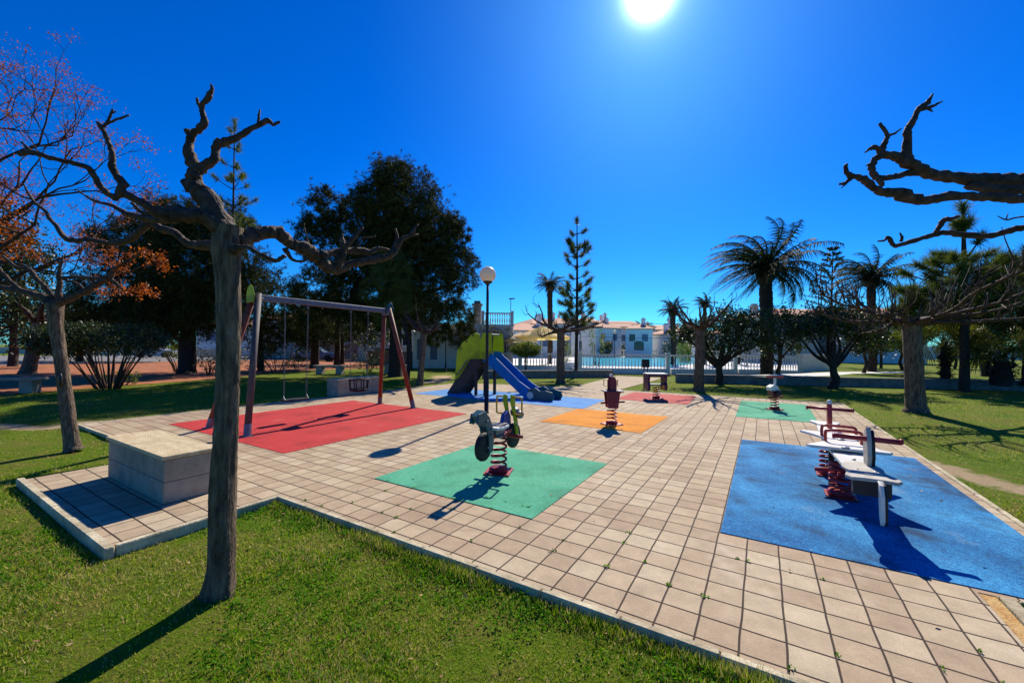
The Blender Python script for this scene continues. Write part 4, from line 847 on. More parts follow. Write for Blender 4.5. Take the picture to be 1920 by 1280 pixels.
# young pines with separate tufts
def tuft_pine(label, base, h, r, tiers, m, seed, tw=.3, nl=.3, nn=38, top=True, lean=(0, 0), nw=.018):
    rg = np.random.default_rng(seed); base = np.array(base, float); t = thing('young_pine', label, 'tree', base); mb = MB()
    topp = base+np.array([lean[0], lean[1], h])
    tube(mb, [base+np.array([0, 0, -.05]), base+np.array([0, 0, .1]), (base+topp)/2+np.array([.03, 0, 0]), topp], [r*1.3, r, r*.7, r*.2], 9, sub=6, rough=.05, rng=rg)
    P = [topp] if top else []; Dr = [np.array([0, 0, 1.0])] if top else []
    for z, cnt, L in tiers:
        for i in range(cnt):
            a = 2*math.pi*(i/cnt)+rg.uniform(-.4, .4); s = base+(topp-base)*(z/h); LL = L*rg.uniform(.65, 1.15); e = s+np.array([math.cos(a)*LL, math.sin(a)*LL, LL*rg.uniform(.15, .6)])
            tube(mb, [s, s*.5+e*.5-np.array([0, 0, .06*LL]), e], [r*.3, r*.2, r*.1], 5, sub=3)
            P.append(e); Dr.append(unit(e-s+np.array([0, 0, .3])))
            for q in range(rg.integers(0, 3) if L > .5 else 0):
                f = s+(e-s)*rg.uniform(.5, .85)+rg.normal(size=3)*np.array([.2, .2, .1])*LL; tube(mb, [s+(e-s)*.45, f], [r*.15, r*.08], 4); P.append(f); Dr.append(unit(f-s+np.array([0, 0, .5])))
    mb.build('trunk', m_darkbark, t, smooth=True)
    P, Dr = np.array(P), np.array(Dr); Pm = []; Dm = []
    for p, dd in zip(P, Dr):
        for s in np.linspace(-.2, .06, 6): Pm.append(p+dd*s*tw/.3); Dm.append(dd)
    mb = MB(); tufts(mb, np.array(Pm), nn, nl, nw, rg, .1, np.array(Dm)); mb.build('crown', m, t); return t
yb = G(1080, 707)
tuft_pine('tall thin young pine with separate tufts right of the parasols', yb, 8.0, .1,
    [(2.6, 4, .8), (3.1, 4, .95), (3.6, 5, 1.0), (4.0, 4, .95), (4.4, 4, .8), (5.0, 2, .5), (5.6, 3, .5), (6.1, 4, .65), (6.6, 3, .6), (7.3, 2, .35)], m_pine2, 71, nn=30, nl=.28, nw=.02, tw=.33)
tuft_pine('very tall spindly pine top above the near tree', POS(432, 20.2), 12.6, .09,
    [(7.0, 4, 1.1), (7.6, 5, 1.0), (8.4, 4, 1.0), (9.2, 3, 1.0), (9.6, 2, .7), (10.3, 3, .45), (11.2, 3, .4), (12.1, 2, .3)], m_pine2, 72, nn=16, nl=.3, nw=.022, tw=.3)
pb = G(1808, 733); kk = depth_of(pb)
tuft_pine('pine with big brushy tufts above the fan palms at right', pb, 6.9, .16,
    [(2.6, 6, 1.4), (3.1, 7, 1.7), (3.5, 7, 1.7), (3.9, 7, 1.5), (4.4, 6, 1.2), (4.9, 4, .9), (6.2, 4, .2)], m_pine2, 73, nn=46, nl=.42, nw=.02, tw=.4)
tuft_pine('bushy low pine with one round brush behind the thick trunk', POS(1712, 16.5), 3.9, .1, [(2.4, 5, .9), (2.9, 4, .8), (3.3, 3, .3), (3.7, 3, .15)], m_pine2, 74, nn=38, nl=.4, nw=.02, tw=.4)
tuft_pine('dark pine cut by the right edge of the photo', POS(1925, 15.5, .33), 4.9, .14, [(1.6, 7, 1.7), (2.1, 7, 1.9), (2.7, 7, 1.8), (3.3, 7, 1.5), (3.9, 5, 1.1), (4.5, 4, .6)], m_pine, 75, nn=46, nl=.42, nw=.024, tw=.5)
crown_tree('pine_tree', 'dense dark pine mass behind the fan palms', 'tree', POS(1850, 19, .33), 1.6, .2,
    [B(1800, 560, 19, 1.4, 1.2, 1.1), B(1850, 540, 19, 1.5, 1.3, 1.2), B(1900, 560, 19, 1.7, 1.4, 1.4), B(1870, 600, 19, 1.8, 1.4, 1), B(1780, 600, 19, 1.2, 1, .8), B(1940, 590, 19, 1.6)], 3000, .2, m_pine, 76, kind='tuft', needles=10, nlen=.28, nw=.034, per=12, clump=.2, limbs=4)

# olive like trees beyond the paving
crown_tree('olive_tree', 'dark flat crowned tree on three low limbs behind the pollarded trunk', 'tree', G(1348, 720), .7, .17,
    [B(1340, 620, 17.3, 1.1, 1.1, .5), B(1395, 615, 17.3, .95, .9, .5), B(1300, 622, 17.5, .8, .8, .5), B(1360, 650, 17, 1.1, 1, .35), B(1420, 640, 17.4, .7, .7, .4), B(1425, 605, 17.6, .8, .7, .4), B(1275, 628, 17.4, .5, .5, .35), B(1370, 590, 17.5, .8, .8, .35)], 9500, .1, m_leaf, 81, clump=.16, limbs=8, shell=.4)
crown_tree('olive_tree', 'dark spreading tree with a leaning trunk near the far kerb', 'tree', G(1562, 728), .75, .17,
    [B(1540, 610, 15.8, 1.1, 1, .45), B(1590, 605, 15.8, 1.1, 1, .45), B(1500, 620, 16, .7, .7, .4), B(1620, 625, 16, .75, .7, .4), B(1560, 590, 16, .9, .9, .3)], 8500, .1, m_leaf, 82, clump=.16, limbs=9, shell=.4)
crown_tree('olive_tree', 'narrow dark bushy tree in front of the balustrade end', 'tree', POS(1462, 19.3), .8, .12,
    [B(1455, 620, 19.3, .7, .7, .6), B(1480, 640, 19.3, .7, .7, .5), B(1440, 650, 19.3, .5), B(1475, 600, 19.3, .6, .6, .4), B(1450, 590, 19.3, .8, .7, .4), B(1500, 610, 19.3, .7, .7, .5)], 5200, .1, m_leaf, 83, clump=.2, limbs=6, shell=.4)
for i, (px, dpx, w, py, mm, lb) in enumerate([(1620, 21, 1.0, 640, m_leaf, 'small dark round tree on the raised lawn left of centre trunk'), (1652, 27, 1.3, 640, m_leaf, 'taller dark round tree behind on the raised lawn'), (1692, 24, .9, 635, m_leaf2, 'yellow green small tree beside the thick pollarded trunk'),
        (1790, 27, 1.0, 655, m_leaf, 'small dark tree between fan palm and pine trunk'), (1575, 40, 1.7, 648, m_leaf2, 'pale green tree near the white wall end'), (1640, 48, 1.9, 645, m_leaf, 'distant dark tree at the back of the raised lawn'), (1675, 40, 1.4, 648, m_leaf, 'distant thin trunked tree behind the yellow green tree'), (1900, 32, 2.2, 640, m_leaf2, 'bright tree behind the right fan palm'), (1830, 36, 2.0, 645, m_leaf2, 'sunlit leafy tree behind the pine trunk')]):
    crown_tree('small_tree', lb, 'tree', POS(px, dpx, .33), 1.0, .09, [B(px, py, dpx, w, w, w*.62), B(px+12, py-8, dpx, w*.7, w*.7, w*.5), B(px-12, py+6, dpx, w*.6, w*.6, w*.5)], 2600, .12, mm, 90+i, clump=.2, limbs=4)

# palms
def frond(mb, s, az, el, L, droop, nl, ll, rg, width=.035, wind=None):
    """arching rib with leaflets on both sides"""
    P = [s]; d = np.array([math.cos(az)*math.cos(el), math.sin(az)*math.cos(el), math.sin(el)]); m = 12
    for i in range(m):
        d = d+np.array([0, 0, -droop/m*(0.5+i/m*1.6)])
        if wind is not None: d = d+wind*(i/m)/m*2.2
        d = unit(d); P.append(P[-1]+d*L/m)
    P = np.array(P); tube(mb, P, np.linspace(.03, .006, m+1)*L/2.5, 4, cap=False)
    Q = smooth_path(P, max(1, nl//m)); Tn = unit(np.gradient(Q, axis=0)); n = len(Q); side = unit(np.cross(Tn, np.array([0, 0, 1.0]))+1e-6); i0 = n//7
    w = np.sin(np.linspace(.15, 1, n)*math.pi*.93)[:, None]
    for sg in (-1, 1):
        dd = unit(side*sg*.8+Tn*.55+np.array([0, 0, -.55])+rg.normal(size=(n, 3))*.13+(0 if wind is None else wind*.5))
        l = ll*(0.35+.65*w)*rg.uniform(.8, 1.1, (n, 1)); b = Q; tpp = Q+dd*l; ww = Tn*width/2
        V = np.stack([b-ww, b+ww, tpp], 1)[i0:].reshape(-1, 3); mb.add(V, np.arange(len(V)).reshape(-1, 3))
def palm(label, base, h, r, L, n, seed, wind=None, skirt=True, droop=1.3, nl=36, ll=.42, lean=0.0, elmax=1.45, boots=None, width=.035):
    rg = np.random.default_rng(seed); base = np.array(base, float); t = thing('palm_tree', label, 'palm', base); top = base+RX*lean+np.array([0, 0, h])
    mb = MB(); prof = np.linspace(0, 1, 16)
    path = [base+(top-base)*q+np.array([.03*math.sin(q*5), 0, 0]) for q in prof]
    rad = [r*(1.25 if q < .06 else 1.0)*(1+.05*rg.uniform(-1, 1)) for q in prof]
    tube(mb, path, rad, 14, sub=6, rough=.09, rng=rg); mb.build('trunk', m_darkbark, t, smooth=True)
    mb = MB(); bo = boots or r*1.45
    lathe(mb, top+np.array([0, 0, -.75*bo/.45]), [(r*.9, 0), (bo, .12*bo/.45), (bo*1.08, .4*bo/.45), (bo*.8, .75*bo/.45), (bo*.3, 1.0*bo/.45)], 12)
    V = mb.v[-1]; V += rg.normal(size=V.shape)*.04*bo/.45
    P = top+rg.normal(size=(120, 3))*np.array([bo*.6, bo*.6, .3*bo]); tufts(mb, P, 3, .4*bo/.45, .06*bo/.45, rg, -.2); mb.build('leaf_bases', m_darkbark, t, smooth=True)
    mb = MB()
    for i in range(n):
        q = (i+.5)/n; el = -0.35+elmax*q**.75+rg.normal()*.08; az = i*2.39996+rg.normal()*.1
        frond(mb, top+np.array([0, 0, -.1+.3*q*bo]), az, el, L*rg.uniform(.85, 1.08)*(.8 if el < 0 else 1), droop*rg.uniform(.8, 1.2), nl, ll, rg, width, wind)
    mb.build('crown', m_palm, t)
    return t
WIND = -RX*.95+np.array([0, 0, -.1])
palm('tallest palm with wind swept fronds right of the middle', POS(1437, 20.5), 5.6, .29, 3.3, 62, 101, wind=WIND*1.25, droop=1.15, ll=.6, nl=56, boots=.42, width=.05)
palm('wind swept palm beside the thin layered conifer', POS(1635, 22.5), 5.55, .2, 2.2, 52, 102, wind=WIND*1.3, droop=1.1, ll=.42, boots=.33, nl=44, width=.05)
palm('palm with a round crown behind the tan parasols', POS(1031, 31), 6.3, .2, 1.5, 34, 103, droop=.9, ll=.3, nl=24, boots=.32, width=.05)
palm('feathery palm in front of the distant roofs', POS(1262, 31.5), 4.5, .2, 1.35, 32, 104, wind=WIND*.25, droop=.9, ll=.3, nl=24, boots=.3, width=.05)
palm('small ragged palm bent by the wind beside the pool', POS(1322, 32), 5.1, .14, 1.1, 18, 105, wind=WIND*1.6, droop=.6, ll=.28, nl=24, boots=.24, width=.05)
palm('distant low palm over the terracotta roofs', POS(1206, 60), 4.4, .3, 2.0, 24, 106, droop=.9, ll=.5, nl=20, width=.1)
palm('palm top poking out above the flat crowned tree', POS(1383, 34), 3.9, .2, 1.6, 22, 107, droop=.8, ll=.35, nl=24, width=.06)
palm('little palm just left of the small ragged palm', POS(1292, 46), 4.0, .2, 1.3, 20, 108, droop=.9, ll=.35, nl=20, width=.08)

# fan palms
def fan_palm(label, base, h, seed, n=22, L=1.0, stem=.6, tk=1.0):
    rg = np.random.default_rng(seed); base = np.array(base, float); t = thing('fan_palm', label, 'palm', base); mb = MB()
    lathe(mb, base+np.array([0, 0, -.1]), [(.34*tk, 0), (.4*tk, .25), (.33*tk, h*.6), (.24*tk, h), (.1*tk, h+.15)], 14); mb.v[-1] += rg.normal(size=mb.v[-1].shape)*.02
    P = base+np.c_[rg.normal(size=(200, 2))*.22*tk, rg.uniform(.1, h, 200)]; tufts(mb, P, 3, .25, .05, rg, .6); mb.build('trunk', m_darkbark, t, smooth=False)
    st, lf = MB(), MB()
    for i in range(n):
        a = i*2.4; el = rg.uniform(-.1, 1.25); d = np.array([math.cos(a)*math.cos(el), math.sin(a)*math.cos(el), math.sin(el)]); s = base+np.array([0, 0, h]); e = s+d*stem*rg.uniform(.8, 1.3)
        tube(st, [s, (s+e)/2+np.array([0, 0, .04]), e], [.02, .014, .01], 5)
        up = unit(np.cross(d, unit(rg.normal(size=3)+np.array([0, 0, .2])))); sd = unit(np.cross(up, d)); k = 26
        for j in range(k):
            th = (j/(k-1)-.5)*3.9; q = unit(d*math.cos(th)+sd*math.sin(th)+np.array([0, 0, -.12])); l = L*rg.uniform(.85, 1.05)*(1-.25*abs(th)/2)
            w = np.cross(q, up)*.022*L; m1 = e+q*l*.55; lf.add([e, m1-w, e+q*l+np.array([0, 0, -.12*l]), m1+w], [(0, 1, 2, 3)])
    st.build('stalks', m_fan, t); lf.build('leaves', m_fan, t); return t
fan_palm('large fan palm left of the pine trunk on the raised lawn', G(1772, 712, .33), 1.3, 111, 16, 1.25, .8, .35)
fan_palm('stocky fan palm with a thick fibrous trunk at right', G(1878, 718, .33), .9, 112, 24, .95, .8, .75)

# layered conifer
t = thing('layered_conifer', 'thin conifer with level tiers of branches between the two tall palms', 'tree', POS(1556, 30, .0)); bb = POS(1556, 30, 0)
mb = MB(); tube(mb, [bb, bb+RX*.1+np.array([0, 0, 4]), bb+RX*.25+np.array([0, 0, 9.0])], [.13, .09, .015], 8, sub=5); mf = MB(); rg = np.random.default_rng(8); P = []; Dd = []
for z in np.arange(3.4, 8.9, .42):
    L = .25+(9.0-z)*.33; n = 7
    for i in range(n):
        a = 6.283*i/n+z*1.3; d = np.array([math.cos(a), math.sin(a), .35]); s = bb+RX*.25*z/9+np.array([0, 0, z]); tube(mb, [s, s+d*L*.5-np.array([0, 0, .04]), s+d*L], [.02, .014, .008], 4)
        for q in np.linspace(.45, 1, 5): P.append(s+d*L*q); Dd.append(unit(d))
mb.build('trunk', m_darkbark, t); tufts(mf, np.array(P), 12, .19, .06, rg, .25, np.array(Dd)); mf.build('crown', m_leaf, t)

# dry seed tree: fine twigs with reddish bunches, and its rusty leaves lower down
def seed_tree():
    rg = np.random.default_rng(19); dp = 8.6; base = POS(-150, dp); t = thing('bare_tree', 'fine twigged tree with bunches of dry red seeds at the left edge', 'tree', base)
    mb = MB(); s0 = AT(-150, 560, dp)
    tube(mb, [base+np.array([0, 0, -.1]), base+np.array([0, 0, .3]), s0], [.22, .17, .14], 12, sub=6, rough=.05, rng=rg); mb.build('trunk', m_bark, t, smooth=True)
    mb = MB(); tips = []
    up_pix = np.array([0, 0, 1.0])
    def grow(p, d, L, r, lev):
        pts = [p]; 
        for i in range(4):
            d = unit(d+rg.normal(size=3)*.16+np.array([0, 0, .05])); pts.append(pts[-1]+d*L/4)
        tube(mb, pts, np.linspace(r, r*.62, 5), 6 if lev < 3 else 4, cap=False)
        if lev >= 5: tips.append(pts[-1]); return
        if lev >= 3 and rg.random() < .45: tips.append(pts[-1])
        for q in range(2 if lev in (0, 4) else rg.integers(2, 4)):
            grow(pts[-1-int(rg.integers(0, 2))], unit(d+rg.normal(size=3)*.55+np.array([0, 0, .12])), L*rg.uniform(.62, .82), r*.58, lev+1)
    aims = [(-40, 60, .1), (90, 130, .3), (60, 230, -.3), (170, 260, .2), (130, 300, .5), (230, 330, 0), (180, 390, -.4), (120, 430, .3), (240, 420, .5), (-20, 330, -.3), (20, 160, -.4), (50, 380, .6), (200, 470, .3)]
    for ax, ay, dd in aims:
        e = AT(ax, ay, dp+dd*2); s = s0+rg.normal(size=3)*.15; v = e-s; L = np.linalg.norm(v); m_ = s+v*.45+np.array([0, 0, .25])*rg.uniform(-1, 1)
        tube(mb, [s, m_*.5+s*.5+rg.normal(size=3)*.06, m_], [.07, .05, .036], 8, sub=4, rough=.06, rng=rg)
        grow(m_, unit(v), L*.26, .034, 1)
    mb.build('branches', m_darkbark, t)
    mb = MB(); tips = np.array(tips); P = np.concatenate([q+rg.normal(size=(26, 3))*np.array([.09, .09, .06]) for q in tips if rg.random() < .75])
    leaves(mb, P, .038, rg, 1.5); mb.build('seed_bunches', m_seed, t)
    # brown leaves low on the left
    mb = MB(); P = []
    for px, py, s in [(10, 395, 26), (35, 420, 22), (15, 450, 26), (40, 465, 20), (70, 478, 14), (5, 425, 20), (28, 380, 16), (52, 450, 15), (12, 478, 18), (60, 430, 12)]:
        P.append(AT(px, py, 8.2)+rg.normal(size=(int(s*5), 3))*s/FP*8.2*.5)
    leaves(mb, np.concatenate(P), .05, rg, 1.6); mb.build('dry_leaves', m_rust, t)
seed_tree()

# ------------------------------------------------------------------ stone plinths and benches
def plinth(label, x0, x1, y0, y1, h, m1, m2):
    c = ((x0+x1)/2, (y0+y1)/2, 0); t = thing('stone_plinth', label, 'plinth', c); L, W = x1-x0, y1-y0
    rg = np.random.default_rng(7)
    for k in range(2):
        hh = (h-.035)/2; mb = MB(); n = 2 if L > W else 1
        ll = L if L > W else W; nn = 4 if k == 0 else 3
        cuts = np.linspace(0, 1, nn+1)
        for i in range(nn):
            a, b = cuts[i], cuts[i+1]
            if L > W: box(mb, (x0+L*(a+b)/2, c[1], hh*k+hh/2), (L*(b-a)-.004, W-.004*k, hh-.004), bev=.006)
            else: box(mb, (c[0], y0+W*(a+b)/2, hh*k+hh/2), (L-.004*k, W*(b-a)-.004, hh-.004), bev=.006)
        mb.build('block_course', m1, t)
    mb = MB()
    if L > W:
        for a, b in ((0, .45), (.45, 1)): box(mb, (x0-.02+(L+.04)*(a+b)/2, c[1], h-.012), ((L+.04)*(b-a)-.003, W+.04, .035), bev=.006)
    else:
        for a, b in ((0, .5), (.5, 1)): box(mb, (c[0], y0-.02+(W+.04)*(a+b)/2, h-.012), (L+.04, (W+.04)*(b-a)-.003, .035), bev=.006)
    mb.build('top_slab', m2, t); return t
plinth('near low block plinth with a sandstone top on the tiled platform', -29.6*T, -22.0*T, -10.8*T, -8.7*T, .44, m_conc, m_slab)
plinth('far low block plinth with a pale top behind the cradle swing', -51.6*T-.42, -51.0*T, 18.9*T, 27*T, .5, m_conc, m_slab)
def stone_bench(label, p, L, rz, h=.46, w=.42):
    t = thing('stone_bench', label, 'bench', p, rz); p = np.array([0, 0, 0.0])
    mb = MB(); box(mb, (0, 0, h-.04), (L, w, .08), bev=.012); mb.build('seat', m_conc, t, world=False)
    for s in (-1, 1):
        mb = MB(); box(mb, (s*L*.32, 0, (h-.08)/2), (.32, w*.8, h-.08), bev=.01); mb.build('leg', m_conc, t, world=False)
    return t
stone_bench('stone slab bench cut by the left edge before the red earth', POS(10, depth_of(G(40, 737))), 1.9, RZ+.25)
stone_bench('stone slab bench in the shade behind the swings', POS(620, 21.5), 1.7, RZ-.1)
stone_bench('small pale stone bench between the two red swing legs', POS(742, 22.5), 1.3, RZ+.2)

# ------------------------------------------------------------------ swings
t = thing('swing_set', 'swing frame with four splayed wooden legs and a grey steel beam', 'swing frame', (-7.44, 1.6, 0))
ZB = 2.33
feet = [(-6.8, -.3), (-8.06, -.33), (-8.08, 3.48), (-6.85, 3.44)]
tops = [(-7.36, .12), (-7.52, .12), (-7.52, 3.1), (-7.36, 3.1)]
for i, ((fx, fy), (tx, ty)) in enumerate(zip(feet, tops)):
    a, b = np.array([fx, fy, 0.0]), np.array([tx, ty, ZB+.06]); d = unit(b-a); mb = MB()
    tube(mb, [a+d*.1, b], .052, 12, rough=.0)
    l = mb.build('leg', m_shadewood if i == 0 else m_redwood, t, smooth=True)  # front leg gets the shade-coloured wood, the others stay red
    if i == 0: tag(l, 'shade-toned grey front leg')
    mb = MB(); tube(mb, [a+np.array([0, 0, -.02]), a+d*.2], .056, 12); box(mb, a+np.array([0, 0, .012]), (.15, .15, .008)); mb.build('foot_bracket', m_steel, t)
mb = MB(); box(mb, (-7.44, 1.61, ZB), (.085, 3.1, .11), bev=.012); mb.build('beam', m_steel, t)
for y, m_, off in ((.1, m_lime, -1), (3.12, m_teal, 1)):
    mb = MB(); pl = [(-.11, -.12), (.11, -.12), (.13, .02), (.07, .16), (0, .2), (-.07, .16), (-.13, .02)]
    prism(mb, pl, .02, (-7.44, y+off*.08, ZB+.02), (1, 0, 0), (0, 0, 1)); mb.build('end_panel', m_, t)
    mb = MB(); box(mb, (-7.44, y-off*.03, ZB-.03), (.26, .07, .16), bev=.01)
    for s in (-1, 1): lathe(mb, (-7.44+s*.1, y-off*.07, ZB-.02), [(.018, -.02), (.022, 0), (.018, .02)], 8, rotx(math.pi/2))
    mb.build('corner_bracket', m_steel, t)
def chain(mb, a, b):
    a, b = np.array(a, float), np.array(b, float); L = np.linalg.norm(b-a); n = int(L/.045); d = unit(b-a); s = unit(np.cross(d, [0, 1, 0.01])); w = np.cross(d, s)
    ang = np.linspace(0, 2*math.pi, 9)[:-1]
    for i in range(n):
        c = a+(b-a)*(i+.5)/n; u = s if i % 2 else w
        ring = [c+d*math.cos(q)*.028+u*math.sin(q)*.012 for q in ang]; ring.append(ring[0]); ring.append(ring[1]); tube(mb, ring, .0035, 4, cap=False)
def swing(label, y0, y1, zs, cradle):
    xc = -7.44; s = thing('swing', label, 'swing', (xc, (y0+y1)/2, zs))
    for y in (y0, y1):
        mb = MB(); chain(mb, (xc, y, ZB-.12), (xc, y*.97+.03*(y0+y1)/2, zs+(.28 if cradle else .06))); mb.build('chain', m_steel, s)
        mb = MB(); lathe(mb, (xc, y, ZB-.12), [(.02, 0), (.024, .03), (.014, .065)], 8); mb.build('hanger', m_steel, s)
    if not cradle:
        mb = MB(); box(mb, (xc, (y0+y1)/2, zs), (.17, y1-y0+.02, .035), bev=.012); mb.build('seat', m_tyre, s)
        for y in (y0, y1):
            mb = MB(); tube(mb, [(xc-.07, y, zs), (xc, y, zs+.08), (xc+.07, y, zs)], .006, 5); mb.build('seat_bracket', m_steel, s)
    else:
        yc = (y0+y1)/2; w = (y1-y0)/2; mb = MB(); lathe(mb, (xc, yc, zs), [(.13, -.02), (.17, 0), (.16, .02), (.0001, .02)], 14); mb.build('seat', m_tyre, s)
        mb = MB()
        ring = [(xc+.17*math.cos(a), yc+w*math.sin(a), zs+.25) for a in np.linspace(0, 2*math.pi, 21)]; tube(mb, ring, .017, 8, cap=False)
        ring = [(xc+.15*math.cos(a), yc+w*.9*math.sin(a), zs+.03) for a in np.linspace(0, 2*math.pi, 21)]; tube(mb, ring, .014, 8, cap=False)
        for a in np.linspace(0, 2*math.pi, 9)[:-1]: tube(mb, [(xc+.17*math.cos(a), yc+w*math.sin(a), zs+.25), (xc+.15*math.cos(a), yc+w*.9*math.sin(a), zs)], .012, 6)
        mb.build('cradle', m_tyre, s)
        for y, o_ in ((y0, .06), (y1, -.06)):
            mb = MB(); tube(mb, [(xc, y, zs+.3), (xc-.12, y+o_, zs+.25)], .006, 5); mb.build('strap', m_steel, s)
swing('flat black swing seat on long chains, left swing', .64, 1.1, .43, False)
swing('black cradle swing for toddlers, right swing', 2.1, 2.56, .48, True)

# ------------------------------------------------------------------ slide
t = thing('slide', 'toddler slide with lime green sides, brown steps and a deep blue chute', 'slide', (-6.6, 6.7, 0))
Y0 = 6.7
mb = MB(); a, b = np.array([-8.2, 0.0]), np.array([-7.36, 1.13])
for s in (-1, 1):
    prism(mb, [(-8.34, .0), (-7.84, .0), (-7.16, .88), (-7.03, .9), (-7.03, 1.14), (-7.42, 1.14), (-7.52, 1.06)], .022, (0, Y0+s*.29, 0), (1, 0, 0), (0, 0, 1))
mb.build('step_side', m_step, t)
for i in range(5):
    q = (i+.6)/5.2; mb = MB(); box(mb, (-8.05+q*.86, Y0, q*1.06), (.2, .55, .03), bev=.008); mb.build('step', m_step, t)
mb = MB(); box(mb, (-7.05, Y0, 1.08), (.44, .56, .04), bev=.01); mb.build('platform', m_step, t)
side = [(-8.0, .45), (-7.96, 1.0), (-7.92, 1.38), (-7.78, 1.5), (-7.72, 1.62), (-7.5, 1.74), (-7.38, 1.86), (-7.2, 1.93), (-7.05, 1.86), (-7.05, 1.12), (-7.32, 1.12), (-7.42, 1.1), (-7.55, .92), (-7.85, .5)]
for s in (-1, 1):
    mb = MB(); prism(mb, side, .02, (0, Y0+s*.315, 0), (1, 0, 0), (0, 0, 1)); p = mb.build('side_panel', m_lime, t)
    mb = MB()
    for q in [(-7.78, 1.42), (-7.55, 1.66), (-7.3, 1.84), (-7.95, .62)]: lathe(mb, (q[0], Y0+s*.315, q[1]), [(.03, -.02), (.034, 0), (.03, .02)], 10, rotx(math.pi/2))
    mb.build('cap', m_step, p)
for s in (-1, 1):
    mb = MB(); tube(mb, [(-7.9, Y0+s*.34, .62), (-7.78, Y0+s*.36, .72), (-7.6, Y0+s*.36, .95), (-7.5, Y0+s*.34, 1.06)], .016, 8, sub=3); mb.build('hand_rail', m_steel, t)
for s in (-1, 1):
    mb = MB(); prism(mb, [(-7.0, 1.12), (-6.97, 1.9), (-6.62, 1.9), (-6.58, 1.36), (-6.8, 1.12)], .02, (0, Y0+s*.315, 0), (1, 0, 0), (0, 0, 1)); mb.build('front_panel', m_lime, t)
mb = MB(); tube(mb, [(-6.75, Y0-.32, 1.87), (-6.75, Y0+.32, 1.87)], .018, 8); mb.build('cross_bar', m_steel, t)
for x in (-7.22, -6.88):
    for s in (-1, 1):
        mb = MB(); box(mb, (x, Y0+s*.26, .53), (.08, .08, 1.06), bev=.01); mb.build('post', m_step, t)
ch = [(-6.92, 1.12), (-6.75, 1.1), (-6.5, .96), (-5.7, .33), (-5.35, .14), (-5.05, .09), (-4.75, .09)]
mb = MB(); n = len(ch); V = []
for x, z in ch:
    for yy, dz in ((-.25, 0), (-.2, -.025), (.2, -.025), (.25, 0)): V.append((x, Y0+yy, z+dz))
F = [(i*4+j, i*4+j+1, i*4+4+j+1, i*4+4+j) for i in range(n-1) for j in range(3)]; mb.add(V, F); mb.build('chute_bed', m_dblue, t, smooth=True)
sidep = [(-6.95, 1.02), (-6.92, 1.36), (-6.7, 1.34), (-6.45, 1.14), (-5.65, .5), (-5.3, .3), (-5.25, .02), (-5.5, .05), (-6.6, .86)]
for s in (-1, 1):
    mb = MB(); prism(mb, sidep, .03, (0, Y0+s*.27, 0), (1, 0, 0), (0, 0, 1)); p = mb.build('chute_side', m_dblue, t)
    mb = MB(); prism(mb, [(-5.4, .0), (-5.36, .3), (-5.15, .36), (-5.0, .27), (-4.82, .29), (-4.62, .25), (-4.56, .12), (-4.62, 0)], .034, (0, Y0+s*.275, 0), (1, 0, 0), (0, 0, 1)); p = mb.build('end_panel', m_teal, t)
    mb = MB(); lathe(mb, (-5.3, Y0+s*.295, .13), [(.095, -.02), (.105, 0), (.095, .02)], 20, rotx(math.pi/2)); mb.build('disc', m_wboard, p)

# ------------------------------------------------------------------ lamp
def globe_lamp(label, base, h, r, pole=.036):
    base = np.array(base, float); t = thing('street_lamp', label, 'lamp', base); mb = MB()
    lathe(mb, base, [(pole*1.9, 0), (pole*1.9, .015), (pole*1.5, .02), (pole*1.5, h*.27), (pole*1.05, h*.285), (pole, h*.5), (pole*.9, h*.85), (pole*.85, h)], 16); mb.build('pole', m_black, t, smooth=True)
    mb = MB(); lathe(mb, base+np.array([0, 0, h-.02]), [(.035, 0), (.05, .02), (r*.55, .06), (r*.58, .085), (.02, .085)], 18); mb.build('collar', m_black, t)
    mb = MB(); sphere(mb, base+np.array([0, 0, h+.06+r*.82]), r, 28, 18); mb.build('globe', m_globe, t, smooth=True); return t
globe_lamp('tall black lamp post with a white globe in the middle of the paving', G(912, 774), 2.9, .185, .034)
globe_lamp('short lamp post on the lawn before the white house', POS(836, 24.0), 2.2, .12, .03)
globe_lamp('small white globe lamp beyond the pool', POS(1152, 55), 3.4, .28, .05)

# ------------------------------------------------------------------ spring riders
def spring(t, c, z0, z1, R, wire, turns, m=None, name='spring'):
    mb = MB(); n = turns*18
    P = [(c[0]+R*math.cos(i/18*2*math.pi), c[1]+R*math.sin(i/18*2*math.pi), z0+(z1-z0)*i/n) for i in range(n+1)]
    tube(mb, P, wire, 8); return mb.build(name, m or m_redp, t, smooth=True, world=False)
def base_plate(t, c=(0, 0), w=.3, m=None, rot=.6):
    mb = MB(); box(mb, (c[0], c[1], .012+.006), (w, w, .012), rotz(rot)); lathe(mb, (c[0], c[1], .02), [(.11, 0), (.115, .03), (.1, .05)], 18)
    for a in range(4):
        q = rotz(rot)@np.array([(w/2-.03)*(1 if a % 2 else -1), (w/2-.03)*(1 if a//2 else -1), .03]); lathe(mb, (c[0]+q[0], c[1]+q[1], .02), [(.012, 0), (.012, .014), (.004, .018)], 8)
    return mb.build('base_plate', m or m_redp, t, world=False)
XA, YA, ZA = (1, 0, 0), (0, 1, 0), (0, 0, 1)
b1 = G(935, 886); fwd = .35*RX+.65*np.array([math.sin(YAW), math.cos(YAW), 0]); az1 = math.atan2(fwd[1], fwd[0])
t = thing('spring_rider', 'motorbike shaped spring rider in teal and lime on the near green mat', 'spring rider', (b1[0], b1[1], 0), az1)
base_plate(t, rot=.3); spring(t, (0, 0), .03, .47, .088, .0135, 6)
